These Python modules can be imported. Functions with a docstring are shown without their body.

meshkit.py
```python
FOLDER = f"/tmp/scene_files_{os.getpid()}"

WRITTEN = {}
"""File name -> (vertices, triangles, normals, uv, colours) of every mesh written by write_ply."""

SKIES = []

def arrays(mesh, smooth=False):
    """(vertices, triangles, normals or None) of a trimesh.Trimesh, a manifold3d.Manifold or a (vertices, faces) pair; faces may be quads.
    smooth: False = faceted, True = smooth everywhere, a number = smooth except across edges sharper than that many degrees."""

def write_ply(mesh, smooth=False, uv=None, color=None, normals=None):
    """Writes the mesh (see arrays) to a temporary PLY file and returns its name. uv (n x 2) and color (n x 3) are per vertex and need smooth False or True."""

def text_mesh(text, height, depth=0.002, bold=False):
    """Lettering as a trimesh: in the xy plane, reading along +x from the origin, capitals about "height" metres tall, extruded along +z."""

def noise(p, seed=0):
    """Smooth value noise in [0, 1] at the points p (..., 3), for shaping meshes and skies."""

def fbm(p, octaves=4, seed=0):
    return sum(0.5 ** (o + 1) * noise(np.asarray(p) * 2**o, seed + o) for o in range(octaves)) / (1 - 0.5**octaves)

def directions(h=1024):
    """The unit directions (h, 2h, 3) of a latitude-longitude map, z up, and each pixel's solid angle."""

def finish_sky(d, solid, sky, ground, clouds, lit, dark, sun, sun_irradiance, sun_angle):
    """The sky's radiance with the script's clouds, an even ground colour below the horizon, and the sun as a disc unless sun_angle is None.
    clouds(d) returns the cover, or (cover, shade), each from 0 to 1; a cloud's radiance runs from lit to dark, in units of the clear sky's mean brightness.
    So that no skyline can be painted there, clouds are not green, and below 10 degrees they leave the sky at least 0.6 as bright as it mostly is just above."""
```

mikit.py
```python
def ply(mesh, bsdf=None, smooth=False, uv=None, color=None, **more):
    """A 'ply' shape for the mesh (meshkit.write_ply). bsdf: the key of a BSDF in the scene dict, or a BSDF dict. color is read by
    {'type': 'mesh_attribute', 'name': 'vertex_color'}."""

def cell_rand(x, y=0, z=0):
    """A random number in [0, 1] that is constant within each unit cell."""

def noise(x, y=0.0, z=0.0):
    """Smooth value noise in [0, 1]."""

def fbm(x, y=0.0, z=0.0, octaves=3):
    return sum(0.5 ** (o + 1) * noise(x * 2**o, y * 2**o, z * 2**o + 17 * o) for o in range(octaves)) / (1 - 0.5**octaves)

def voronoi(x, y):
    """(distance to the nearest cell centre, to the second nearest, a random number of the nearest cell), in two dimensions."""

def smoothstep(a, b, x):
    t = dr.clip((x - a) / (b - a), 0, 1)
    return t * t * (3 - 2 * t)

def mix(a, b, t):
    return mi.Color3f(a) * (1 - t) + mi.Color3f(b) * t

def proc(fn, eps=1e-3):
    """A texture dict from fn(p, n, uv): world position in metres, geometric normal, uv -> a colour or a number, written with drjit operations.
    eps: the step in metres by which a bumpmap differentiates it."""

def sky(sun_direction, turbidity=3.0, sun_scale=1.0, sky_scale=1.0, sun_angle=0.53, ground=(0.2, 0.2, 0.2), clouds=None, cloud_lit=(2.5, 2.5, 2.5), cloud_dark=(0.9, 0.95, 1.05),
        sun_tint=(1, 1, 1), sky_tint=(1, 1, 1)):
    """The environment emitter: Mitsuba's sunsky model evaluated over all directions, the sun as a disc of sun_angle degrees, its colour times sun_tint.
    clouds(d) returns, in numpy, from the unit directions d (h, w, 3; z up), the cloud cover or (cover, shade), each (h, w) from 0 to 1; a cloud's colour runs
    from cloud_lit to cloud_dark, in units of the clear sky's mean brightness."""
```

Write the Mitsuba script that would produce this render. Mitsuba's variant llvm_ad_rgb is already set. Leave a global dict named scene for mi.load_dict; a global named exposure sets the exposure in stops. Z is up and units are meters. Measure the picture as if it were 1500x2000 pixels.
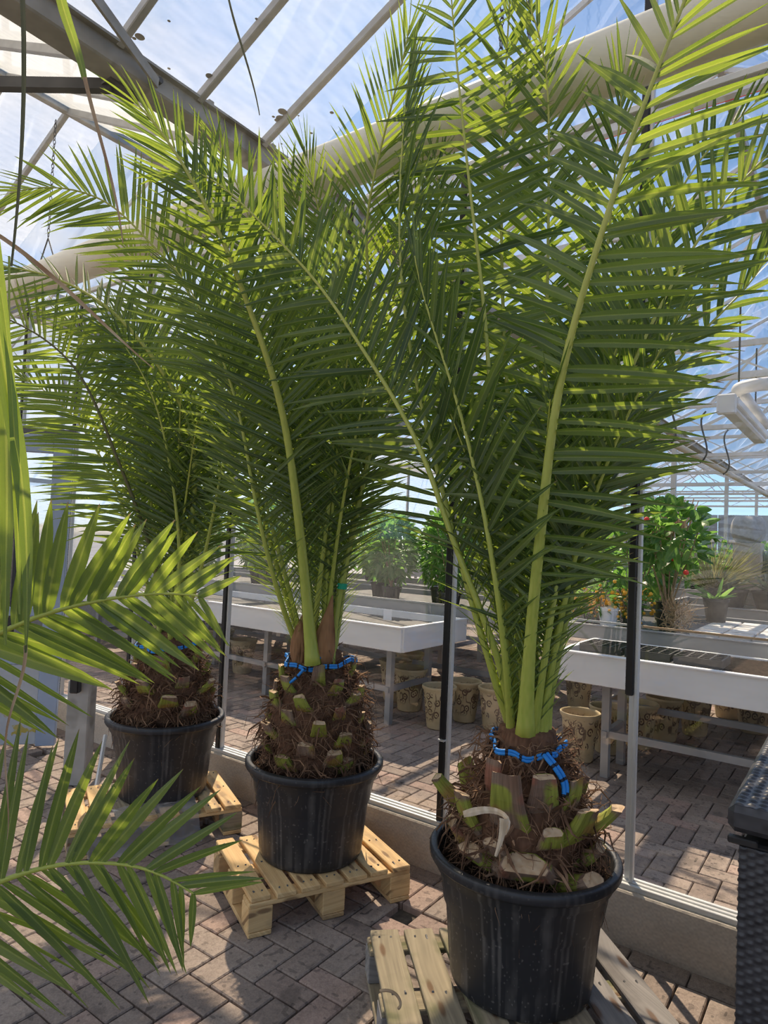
import math, numpy as np, trimesh, drjit as dr, mitsuba as mi, mikit, meshkit
from mikit import noise, fbm, voronoi, smoothstep, mix, proc
scene, labels = {}, {}
rng = np.random.default_rng(7)
T4 = mi.ScalarTransform4f
A = lambda *v: np.array(v, float)
nrm = lambda v: np.asarray(v, float) / np.maximum(np.linalg.norm(v, axis=-1, keepdims=True), 1e-12)

# ------------------------------------------------------------------ camera, sky, exposure
CAM, FOCAL = A(0, 0, 1.5), 1302.0
yaw, pitch, roll = np.radians([35.86, 2.28, 2.48])
_f = A(-math.sin(yaw) * math.cos(pitch), math.cos(yaw) * math.cos(pitch), math.sin(pitch))
_r = A(math.cos(yaw), math.sin(yaw), 0)
_u = np.cross(_r, _f)
_r, _u = math.cos(roll) * _r + math.sin(roll) * _u, -math.sin(roll) * _r + math.cos(roll) * _u
scene['camera'] = {'type': 'perspective', 'fov': math.degrees(2 * math.atan(750 / FOCAL)), 'fov_axis': 'x', 'near_clip': 0.05, 'far_clip': 500.0,
                   'to_world': T4().look_at(origin=CAM.tolist(), target=(CAM + _f).tolist(), up=_u.tolist())}
exposure = 1.28
SUN = nrm(A(-0.42, 0.47, 0.78))

def clouds(d):
    q = d / np.maximum(d[..., 2:3], 0.12)
    c = meshkit.fbm(q * A(1.5, 3.0, 1) + 3.1, 5, 3) * 0.75 + meshkit.fbm(q * 6 + 9, 3, 5) * 0.25
    side = np.clip(0.5 - (d @ nrm(A(0.81, 0.586, 0))) * 0.75, 0, 1)      # thin high cloud thickening towards one side of the sky
    return np.clip((c - 0.67 + 0.56 * side) * 2.2, 0, 0.9) * np.clip(d[..., 2] * 4 + 0.3, 0, 1), 0.1

scene['sky'] = mikit.sky(SUN, turbidity=2.5, sun_scale=2.0, sky_scale=1.85, sun_angle=0.6, sky_tint=(0.85, 0.97, 1.12), ground=(0.25, 0.24, 0.2), clouds=clouds, cloud_lit=(2.0, 2.1, 2.3), cloud_dark=(1.5, 1.55, 1.65))

# ------------------------------------------------------------------ helpers
def at(px, py, D):
    """World point D metres deep along the view axis."""
    return CAM + D * (_f + (px - 750) / FOCAL * _r - (py - 1000) / FOCAL * _u)

def pix(p):
    c = np.asarray(p, float) - CAM
    return np.stack([750 + FOCAL * (c @ _r) / (c @ _f), 1000 - FOCAL * (c @ _u) / (c @ _f)], -1)

_used = set()
def key(parent, name):
    base = f'{parent}__{name}' if parent else name
    k, i = base, 0
    while k in _used:
        i += 1
        k = f'{base}_{i:03d}'
    _used.add(k)
    return k

def thing(name, label, cat, group=None):
    k = key(None, name)
    labels[k] = {'label': label, 'category': cat}
    if group: labels[k]['group'] = group
    return k

def struct(name, label=None):
    k = key(None, name)
    labels[k] = {'kind': 'structure'}
    if label: labels[k]['label'] = label
    return k

class MB:
    """Collects meshes with uv."""
    def __init__(self): self.v, self.f, self.u, self.n = [], [], [], 0
    def add(self, m, uv=None):
        if isinstance(m, tuple):
            v, f = np.asarray(m[0], float), np.asarray(m[1], int)
            if len(m) > 2 and uv is None: uv = m[2]
        else: v, f = np.array(m.vertices), np.array(m.faces)
        if f.shape[1] == 4: f = np.vstack([f[:, [0, 1, 2]], f[:, [0, 2, 3]]])
        u = np.zeros((len(v), 2)) if uv is None else np.broadcast_to(np.asarray(uv, float), (len(v), 2))
        self.v.append(v); self.f.append(f + self.n); self.u.append(u); self.n += len(v)
        return self
    def get(self): return np.vstack(self.v), np.vstack(self.f), np.vstack(self.u)

def put(parent, name, m, bsdf, smooth=False, label=None, kind=None, uv=None):
    k = key(parent, name)
    if not isinstance(m, (MB, tuple)): m = (np.array(m.vertices), np.array(m.faces))
    if isinstance(m, MB): m = m.get()
    u = uv
    if isinstance(m, tuple) and len(m) > 2:
        if u is None: u = m[2]
        m = (m[0], m[1])
    if not isinstance(smooth, bool): u = None
    if u is not None: u = np.broadcast_to(np.asarray(u, float), (len(m[0]), 2))
    scene[k] = mikit.ply(m, bsdf, smooth=smooth, uv=u)
    if label or kind:
        labels[k] = {}
        if label: labels[k]['label'] = label
        if kind: labels[k]['kind'] = kind
    return k

# chamfered box: one topology, any size
def _cv(s, b):
    s = np.asarray(s, float) / 2; v = []
    for i in (-1, 1):
        for j in (-1, 1):
            for k in (-1, 1):
                c = A(i, j, k)
                for ax in range(3):
                    e = s - b; e[ax] = s[ax]
                    v.append(c * e)
    return np.array(v)
from scipy.spatial import ConvexHull
_pts = _cv((1, 1, 1), 0.2)
_h = ConvexHull(_pts)
_CF = np.array([t if np.dot(np.cross(_pts[t[1]] - _pts[t[0]], _pts[t[2]] - _pts[t[0]]), _pts[t].mean(0)) > 0 else t[::-1] for t in _h.simplices])
_B8 = np.array([[x, y, z] for x in (-.5, .5) for y in (-.5, .5) for z in (-.5, .5)])
_h8 = ConvexHull(_B8)
_BF = np.array([t if np.dot(np.cross(_B8[t[1]] - _B8[t[0]], _B8[t[2]] - _B8[t[0]]), _B8[t].mean(0)) > 0 else t[::-1] for t in _h8.simplices])

def rotz(a):
    c, s = math.cos(a), math.sin(a)
    return np.array([[c, -s, 0], [s, c, 0], [0, 0, 1.0]])

def box(c, s, R=None, b=0.0, uoff=None):
    """Box centred at c, uv = along its longest side / the rest."""
    v, f = (_cv(s, b), _CF) if b > 0 else (_B8 * np.asarray(s, float), _BF)
    ax = int(np.argmax(s)); o = [i for i in range(3) if i != ax]
    u = np.stack([v[:, ax], v[:, o[0]] + v[:, o[1]]], 1) + (rng.random(2) * 7 if uoff is None else uoff)
    if R is not None: v = v @ np.asarray(R).T
    return v + np.asarray(c, float), f, u

def frame_to(d, up=(0, 0, 1)):
    d = nrm(d); up = A(*up)
    if abs(d @ up) > 0.97: up = A(1, 0, 0)
    x = nrm(np.cross(up, d)); y = np.cross(d, x)
    return np.stack([x, y, d], 1)

def bar(p, q, w, h, b=0.0, up=(0, 0, 1)):
    """Rectangular bar from p to q, w wide, h high."""
    p, q = np.asarray(p, float), np.asarray(q, float)
    L = np.linalg.norm(q - p)
    return box((p + q) / 2, (w, h, L), frame_to(q - p, up), b)

def tube(P, r, n=8, cap=True):
    P = np.asarray(P, float); m = len(P)
    t = nrm(np.gradient(P, axis=0)); r = np.broadcast_to(r, (m,))
    a = np.zeros_like(P); x = nrm(np.cross(t[0], A(0, 0, 1) if abs(t[0, 2]) < 0.9 else A(1, 0, 0)))
    for i in range(m):
        x = nrm(x - t[i] * (x @ t[i])); a[i] = x
    b = np.cross(t, a); g = np.arange(n) * 2 * np.pi / n
    v = (P[:, None] + r[:, None, None] * (np.cos(g)[None, :, None] * a[:, None] + np.sin(g)[None, :, None] * b[:, None])).reshape(-1, 3)
    i, j = np.meshgrid(np.arange(m - 1), np.arange(n), indexing='ij')
    q = np.stack([i * n + j, i * n + (j + 1) % n, (i + 1) * n + (j + 1) % n, (i + 1) * n + j], -1).reshape(-1, 4)
    f = np.vstack([q[:, [0, 1, 2]], q[:, [0, 2, 3]]])
    L = np.r_[0, np.cumsum(np.linalg.norm(np.diff(P, axis=0), axis=1))]
    u = np.stack([np.repeat(L, n), np.tile(g, m)], 1)
    if cap:
        k = len(v); v = np.vstack([v, P[0], P[-1]]); u = np.vstack([u, [0, 0], [L[-1], 0]])
        jj = np.arange(n)
        f = np.vstack([f, np.stack([np.full(n, k), (jj + 1) % n, jj], 1), np.stack([np.full(n, k + 1), (m - 1) * n + jj, (m - 1) * n + (jj + 1) % n], 1)])
    return v, f, u

def lathe(prof, n=48, rad=None):
    """prof: (r, z) rows going round a closed outline from axis to axis. rad(angle, r, z) scales r."""
    prof = np.asarray(prof, float); g = np.arange(n) * 2 * np.pi / n; m = len(prof)
    R = np.repeat(prof[:, :1], n, 1)
    if rad is not None: R = R * rad(g[None], prof[:, :1], prof[:, 1:])
    v = np.stack([R * np.cos(g), R * np.sin(g), np.repeat(prof[:, 1:], n, 1)], -1).reshape(-1, 3)
    i, j = np.meshgrid(np.arange(m - 1), np.arange(n), indexing='ij')
    q = np.stack([i * n + j, i * n + (j + 1) % n, (i + 1) * n + (j + 1) % n, (i + 1) * n + j], -1).reshape(-1, 4)
    u = np.stack([np.tile(g, m), np.repeat(prof[:, 1], n)], 1)
    return v, np.vstack([q[:, [0, 1, 2]], q[:, [0, 2, 3]]]), u

def poly(P):
    P = np.asarray(P, float)
    return P, np.array([[0, i, i + 1] for i in range(1, len(P) - 1)])

def spline(P, n):
    from scipy.interpolate import CubicSpline
    P = np.asarray(P, float); s = np.r_[0, np.cumsum(np.linalg.norm(np.diff(P, axis=0), axis=1))]
    return CubicSpline(s, P)(np.linspace(0, s[-1], n))

# ------------------------------------------------------------------ materials
def two(d): return {'type': 'twosided', 'bsdf': d}
def mat(name, fn=None, col=None, rough=0.6, spec=0.4, metallic=0.0, bump=None, bscale=0.002, **kw):
    base = proc(fn) if fn else {'type': 'rgb', 'value': list(col)}
    d = {'type': 'principled', 'base_color': base, 'roughness': rough, 'specular': spec, 'metallic': metallic, **kw}
    if bump is not None: d = {'type': 'bumpmap', 'arbitrary': proc(bump, 2e-3), 'scale': bscale, 'bsdf': d}
    scene[name] = two(d)
C3 = mi.Color3f

def leaf_parts(uv):
    v = uv.y; fl = dr.floor(v); tone = fl / 16.0; cross = v - fl
    return tone, dr.abs(cross - 0.5), uv.x
def leaf_fn(dark, light, rib):
    def fn(p, n, uv):
        tone, c, s = leaf_parts(uv)
        col = mix(dark, light, dr.clip(tone * 0.85 + 0.25 * (noise(p.x * 9, p.y * 9, p.z * 9) - 0.5), 0, 1))
        col = mix(col, rib, 0.55 * smoothstep(0.1, 0.03, c))
        col = col * (0.9 + 0.2 * noise(c * 60, s * 3, fl_(uv)))
        return mix(col, (0.30, 0.20, 0.10), smoothstep(0.955, 1.0, s + 0.05 * (noise(fl_(uv) * 3.1, p.z * 5) - 0.5)))
    return fn
def fl_(uv): return dr.floor(uv.y)
def leafmat(name, refl, trans, w=0.5, rough=0.37):
    scene[name] = {'type': 'blendbsdf', 'weight': w,
        'bsdf_0': two({'type': 'principled', 'base_color': proc(leaf_fn(*refl)), 'roughness': rough, 'specular': 0.5}),
        'bsdf_1': {'type': 'principledthin', 'base_color': proc(leaf_fn(*trans)), 'roughness': 0.7, 'diff_trans': 2.0, 'spec_trans': 0.0}}
leafmat('leaf', ((0.05, 0.08, 0.04), (0.125, 0.165, 0.082), (0.22, 0.26, 0.12)), ((0.19, 0.315, 0.025), (0.52, 0.66, 0.065), (0.75, 0.8, 0.12)))
leafmat('leaf_soft', ((0.05, 0.12, 0.04), (0.13, 0.24, 0.07), (0.2, 0.3, 0.1)), ((0.15, 0.4, 0.05), (0.35, 0.6, 0.12), (0.4, 0.6, 0.15)))
leafmat('leaf_blue', ((0.10, 0.16, 0.13), (0.24, 0.32, 0.26), (0.3, 0.36, 0.3)), ((0.12, 0.2, 0.1), (0.25, 0.35, 0.2), (0.3, 0.36, 0.25)), 0.2)
leafmat('leaf_straw', ((0.22, 0.22, 0.09), (0.42, 0.36, 0.17), (0.4, 0.36, 0.2)), ((0.3, 0.33, 0.1), (0.45, 0.42, 0.15), (0.4, 0.4, 0.2)), 0.35)
mat('petal_yellow', col=(0.85, 0.42, 0.04), rough=0.6); mat('petal_red', col=(0.75, 0.05, 0.04), rough=0.6); mat('petal_pink', col=(0.75, 0.45, 0.38), rough=0.6)

def rachis_fn(p, n, uv):
    g = noise(uv.x * 40, uv.y * 3, p.x * 5)
    return mix((0.30, 0.36, 0.05), (0.46, 0.46, 0.10), 0.5 * g + 0.5 * smoothstep(0.2, 1.6, uv.x))
mat('rachis', rachis_fn, rough=0.42, spec=0.5)
mat('rachis_dark', col=(0.13, 0.12, 0.05), rough=0.5)
mat('pale_straw', lambda p, n, uv: mix((0.42, 0.31, 0.19), (0.68, 0.57, 0.42), noise(p.x * 120, p.y * 120, p.z * 30)), rough=0.85)
mat('sheath', lambda p, n, uv: mix((0.16, 0.075, 0.035), (0.40, 0.22, 0.11), noise(p.x * 90, p.y * 90, p.z * 7) * 0.7 + 0.3 * noise(p.x * 30, p.y * 30, p.z * 30)), rough=0.85, spec=0.15, bump=lambda p, n, uv: noise(p.x * 120, p.y * 120, p.z * 8), bscale=0.01)
mat('straw', lambda p, n, uv: mix((0.30, 0.17, 0.09), (0.55, 0.42, 0.26), noise(p.x * 30, p.y * 30, p.z * 14)), rough=0.8, spec=0.2)

def fibre_fn(p, n, uv):
    a = fbm(p.x * 40, p.y * 40, p.z * 18, 4); b = noise(p.x * 160, p.y * 160, p.z * 30)
    return mix((0.045, 0.022, 0.014), (0.23, 0.125, 0.075), a * 0.6 + b * 0.4)
mat('fibre', fibre_fn, rough=0.95, spec=0.1, bump=lambda p, n, uv: fbm(p.x * 60, p.y * 60, p.z * 40, 3), bscale=0.012)
def strand_fn(p, n, uv): return mix((0.07, 0.035, 0.022), (0.36, 0.22, 0.13), noise(p.x * 25, p.y * 25, p.z * 25) ** 1.5)
mat('strand', strand_fn, rough=0.9, spec=0.1)
def stub_fn(p, n, uv):
    k = dr.floor(uv.y); s = uv.x
    body = mix((0.15, 0.085, 0.055), (0.25, 0.18, 0.13), noise(p.x * 30, p.y * 30, p.z * 12 + k))
    body = mix(body, (0.25, 0.28, 0.04), smoothstep(0.44, 0.6, noise(p.x * 13 + k * 7, p.y * 13, p.z * 13) + 0.12 * smoothstep(0.1, 0.4, s) - 0.25 * smoothstep(0.6, 0.95, s)) * 0.9)
    body = mix(body, (0.3, 0.09, 0.05), 0.5 * smoothstep(0.55, 0.8, noise(p.x * 22 + 4, p.y * 22, p.z * 22 + k)))
    body = body * (0.75 + 0.5 * noise(uv.y * 90, s * 4))
    cut = mix((0.42, 0.27, 0.15), (0.55, 0.42, 0.27), noise(p.x * 90, p.y * 90, p.z * 90))
    return mix(body, cut, smoothstep(0.94, 1.0, s))
mat('stub', stub_fn, rough=0.7, spec=0.3)
mat('soil', lambda p, n, uv: mix((0.012, 0.009, 0.007), (0.075, 0.048, 0.032), fbm(p.x * 70, p.y * 70, p.z * 70, 3) ** 1.5), rough=1.0, spec=0.05, bump=lambda p, n, uv: fbm(p.x * 90, p.y * 90, p.z * 60, 3), bscale=0.012)
def potfn(p, n, uv):
    dust = fbm(p.x * 18, p.y * 18, p.z * 9, 4); streak = noise(uv.x * 24, p.z * 2.2); speck = smoothstep(0.80, 0.9, noise(p.x * 150, p.y * 150, p.z * 90))
    k = smoothstep(0.48, 0.85, dust * 0.55 + streak * 0.5) * 0.55 + speck * 0.5
    return mix((0.017, 0.018, 0.021), (0.17, 0.155, 0.14), dr.clip(k, 0, 1) * smoothstep(0.58, 0.45, p.z) * 0.8)
mat('pot_black', potfn, rough=0.42, spec=0.5)
mat('nursery_black', lambda p, n, uv: mix((0.02, 0.02, 0.022), (0.06, 0.06, 0.06), fbm(p.x * 20, p.y * 20, p.z * 20)), rough=0.5)

def woodfn(a, b, dirt, dirtamt):
    def fn(p, n, uv):
        w = uv.y * 30 + 2.5 * noise(uv.x * 3, uv.y * 8)
        g = noise(uv.x * 2.5, w * 3.2) * 0.6 + noise(uv.x * 9, w * 9) * 0.4
        col = mix(a, b, g)
        kn = smoothstep(0.05, 0.02, voronoi(uv.x * 3.1, uv.y * 11)[0] * 0.35)
        col = mix(col, (0.12, 0.06, 0.03), 0.75 * kn)
        d = smoothstep(0.5, 0.78, fbm(p.x * 11, p.y * 11, p.z * 11, 4) * 0.6 + noise(uv.x * 2.2, uv.y * 26) * 0.42)
        return mix(col, dirt, d * dirtamt)
    return fn
mat('wood_new', woodfn((0.50, 0.31, 0.13), (0.70, 0.50, 0.25), (0.16, 0.10, 0.06), 0.6), rough=0.7, spec=0.25)
mat('wood_old', woodfn((0.17, 0.145, 0.10), (0.37, 0.31, 0.21), (0.085, 0.105, 0.035), 0.9), rough=0.85, spec=0.15)
mat('wood_grey', woodfn((0.16, 0.15, 0.14), (0.30, 0.28, 0.26), (0.10, 0.09, 0.08), 0.6), rough=0.9, spec=0.15)

def paverfn(p, n, uv):
    base = mix((0.20, 0.16, 0.135), (0.30, 0.245, 0.205), uv.x)
    base = mix(base, (0.37, 0.255, 0.21), smoothstep(0.7, 1.0, uv.y) * 0.6)
    s = noise(p.x * 260, p.y * 260) * 0.5 + noise(p.x * 90, p.y * 90) * 0.3 + fbm(p.x * 14, p.y * 14) * 0.4
    base = base * (0.62 + 0.64 * s)
    return mix(base, (0.06, 0.05, 0.045), 0.5 * smoothstep(0.62, 0.78, fbm(p.x * 6 + 3, p.y * 6, 0, 4)) + 0.45 * smoothstep(0.8, 0.86, noise(p.x * 60, p.y * 60)))
mat('paver', paverfn, rough=0.9, spec=0.2, bump=lambda p, n, uv: noise(p.x * 300, p.y * 300) + noise(p.x * 120, p.y * 120), bscale=0.0012)
mat('joint_sand', lambda p, n, uv: mix((0.05, 0.042, 0.035), (0.14, 0.12, 0.095), fbm(p.x * 50, p.y * 50)), rough=1.0, spec=0.05)
mat('concrete', lambda p, n, uv: mix((0.36, 0.315, 0.26), (0.54, 0.48, 0.40), fbm(p.x * 7, p.y * 7, p.z * 9, 5)) * (0.85 + 0.3 * noise(p.x * 140, p.y * 140, p.z * 140)), rough=0.9, spec=0.15,
    bump=lambda p, n, uv: fbm(p.x * 50, p.y * 50, p.z * 50), bscale=0.003)
mat('ground', lambda p, n, uv: mix((0.20, 0.19, 0.17), (0.30, 0.28, 0.25), fbm(p.x * 0.7, p.y * 0.7)), rough=1)
mat('alu', lambda p, n, uv: mix((0.48, 0.49, 0.48), (0.66, 0.66, 0.64), fbm(p.x * 9, p.y * 9, p.z * 3)), rough=0.45, metallic=0.35, spec=0.5)
mat('bench_white', lambda p, n, uv: mix((0.66, 0.67, 0.66), (0.78, 0.785, 0.77), fbm(p.x * 3, p.y * 3, p.z * 12)), rough=0.5, spec=0.4)
mat('bench_grey', lambda p, n, uv: mix((0.25, 0.255, 0.255), (0.36, 0.365, 0.36), fbm(p.x * 4, p.y * 4, p.z * 9)), rough=0.5, metallic=0.2)
mat('steel_dark', lambda p, n, uv: mix((0.06, 0.06, 0.06), (0.16, 0.155, 0.15), fbm(p.x * 8, p.y * 8, p.z * 8)), rough=0.6, metallic=0.3)
mat('rubber', lambda p, n, uv: mix((0.008, 0.008, 0.009), (0.03, 0.03, 0.03), fbm(p.x * 9, p.y * 9, p.z * 4)), rough=0.35)
def galvfn(p, n, uv):
    a = fbm(p.x * 12, p.y * 12, p.z * 12, 4); drip = smoothstep(0.55, 0.75, noise(p.y * 22, p.z * 5, p.x * 5))
    c = mix((0.27, 0.26, 0.23), (0.47, 0.455, 0.42), a)
    return mix(c, (0.10, 0.085, 0.06), 0.55 * drip * smoothstep(0.4, 0.7, fbm(p.y * 4 + 5, p.z * 9)))
mat('galv', galvfn, rough=0.65, metallic=0.25)
mat('bar_alu', lambda p, n, uv: mix((0.36, 0.35, 0.32), (0.55, 0.54, 0.52), fbm(p.x * 14, p.y * 14, p.z * 14)), rough=0.55, metallic=0.25)
mat('steel_white', lambda p, n, uv: mix((0.55, 0.55, 0.54), (0.72, 0.71, 0.69), fbm(p.x * 3, p.y * 3, p.z * 6)), rough=0.5)
mat('pipe_cream', lambda p, n, uv: mix((0.70, 0.65, 0.51), (0.80, 0.76, 0.64), fbm(p.x * 2.5, p.y * 9, p.z * 9, 4)), rough=0.45)
mat('pipe_beige', lambda p, n, uv: mix((0.50, 0.44, 0.34), (0.68, 0.62, 0.50), fbm(p.x * 6, p.y * 6, p.z * 6, 4)), rough=0.5)
mat('door_paint', lambda p, n, uv: mix((0.26, 0.32, 0.42), (0.33, 0.39, 0.49), fbm(p.x * 5, p.y * 5, p.z * 5)), rough=0.45)
mat('door_panel', lambda p, n, uv: mix(mix((0.36, 0.38, 0.40), (0.46, 0.47, 0.48), fbm(p.x * 6, p.y * 6, p.z * 6)), (0.42, 0.33, 0.06), smoothstep(0.56, 0.64, fbm(p.x * 16, p.y * 16, p.z * 16, 4)) * smoothstep(0.34, 0.1, p.z)), rough=0.55)
mat('twine', lambda p, n, uv: mix((0.02, 0.22, 0.62), (0.01, 0.015, 0.03), smoothstep(0.46, 0.5, dr.abs(uv.x * 22 - dr.floor(uv.x * 22) - 0.5) * 1.0 + 0.08)), rough=0.5)
mat('tag_green', col=(0.0, 0.32, 0.18), rough=0.4)
mat('wicker', lambda p, n, uv: mix((0.018, 0.018, 0.021), (0.05, 0.05, 0.055), noise(p.x * 60, p.y * 60, p.z * 60)), rough=0.38, spec=0.5)
mat('mat_white', lambda p, n, uv: mix((0.42, 0.40, 0.37), (0.66, 0.65, 0.62), fbm(p.x * 8, p.y * 8)), rough=0.9)
mat('stone', lambda p, n, uv: mix((0.26, 0.25, 0.24), (0.46, 0.45, 0.44), fbm(p.x * 24, p.y * 24, p.z * 24, 4)), rough=0.9)
mat('card_white', col=(0.75, 0.76, 0.78), rough=0.6)
mat('dropping', col=(0.30, 0.28, 0.25), rough=0.9)
mat('bark', lambda p, n, uv: mix((0.22, 0.14, 0.08), (0.42, 0.30, 0.19), fbm(p.x * 40, p.y * 40, p.z * 12)), rough=0.9)
mat('far_panel', lambda p, n, uv: mix((0.22, 0.25, 0.29), (0.34, 0.37, 0.40), fbm(p.x * 0.8, p.z * 2)), rough=0.7)
def ceramfn(p, n, uv):
    u = uv.x * 1.9; v = uv.y * 13
    d = voronoi(u, v); r = d[0]
    ring = smoothstep(0.10, 0.05, dr.abs(r - 0.3)) * smoothstep(0.2, 0.35, noise(u * 2.3 + 5, v * 2.3)) + smoothstep(0.1, 0.07, r)
    stem = smoothstep(0.06, 0.03, dr.abs(noise(u * 1.3, v * 0.7 + 3) - 0.5))
    k = dr.clip(ring + stem * 0.8, 0, 1) * smoothstep(0.05, 0.1, uv.y) * smoothstep(0.31, 0.27, uv.y)
    base = mix((0.38, 0.29, 0.15), (0.58, 0.47, 0.28), fbm(p.x * 9, p.y * 9, p.z * 9, 4))
    return mix(base, (0.09, 0.05, 0.03), 0.95 * k)
mat('ceramic', ceramfn, rough=0.6, spec=0.35)
scene['glass'] = {'type': 'thindielectric', 'int_ior': 1.5}
def dirt_fn(lo, hi):
    def fn(p, n, uv):
        a = fbm(p.x * 1.7, p.y * 2.6, p.z * 1.7, 4); b = noise(p.x * 45, p.y * 12, p.z * 45)
        return lo + (hi - lo) * dr.clip(a * 0.7 + b * 0.5 - 0.1, 0, 1)
    return fn
def dirtyglass(name, lo, hi, tint):
    scene[name] = {'type': 'blendbsdf', 'weight': proc(dirt_fn(lo, hi)), 'bsdf_0': {'type': 'thindielectric', 'int_ior': 1.5},
                   'bsdf_1': {'type': 'principledthin', 'base_color': {'type': 'rgb', 'value': list(tint)}, 'roughness': 0.9, 'diff_trans': 1.6, 'spec_trans': 0.0}}
dirtyglass('glass_roof', 0.03, 0.24, (0.9, 0.9, 0.9))
dirtyglass('glass_white', 0.5, 0.8, (0.92, 0.9, 0.78))
dirtyglass('glass_frost', 0.25, 0.6, (0.92, 0.93, 0.95))
dirtyglass('glass_haze', 0.04, 0.22, (0.9, 0.92, 0.95))
scene['film'] = {'type': 'blendbsdf', 'weight': 0.22, 'bsdf_0': {'type': 'thindielectric', 'int_ior': 1.4}, 'bsdf_1': {'type': 'principledthin', 'base_color': {'type': 'rgb', 'value': [0.85, 0.87, 0.9]}, 'roughness': 0.4, 'diff_trans': 1.2}}

# ================================================================== the setting
WY = 2.729                                    # the glass partition
GX, GZ, HALF, RZ = -2.8, 3.6, 1.99, 4.5       # gutter line, its top, half a span, ridge height
Y0, Y1 = -2.5, 27.0
roof_z = lambda x: RZ - (RZ - GZ) * abs(((x - GX) / HALF) % 2 - 1)

floor = struct('floor')
put(floor, 'bedding', box((-2, 12, -0.055), (24, 32, 0.05)), 'joint_sand')
# herringbone clinkers 0.2 x 0.1, along and across the partition
PW, GAP, PT = 0.1025, 0.006, 0.05
pav = []
def herring(x0, x1, y0, y1):
    out = []
    for n in range(-400, 400):
        for t in range(-120, 120):
            ox, oy = (n + 4 * t) * PW, n * PW
            if x0 - .3 < ox < x1 + .3 and y0 - .3 < oy < y1 + .3:
                out.append((ox + PW, oy + PW / 2, 2 * PW, PW)); out.append((ox + PW / 2, oy + 2 * PW, PW, 2 * PW))
    return [q for q in out if x0 <= q[0] <= x1 and y0 <= q[1] <= y1]
WALLT = 0.09
front = [q for q in herring(-7.5, 1.6, -0.6, 2.44) if q[1] + q[3] / 2 < 2.425]
for i in range(-40, 10): front.append((i * 2 * PW - 0.72 + PW + (0.03), WY - WALLT - PW / 2 - .004 + .04, 2 * PW, PW))
for i in range(-80, 20): front.append((i * PW - 0.716 + PW / 2, WY - WALLT - PW - PW - .004 + .04, PW, 2 * PW))
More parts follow.
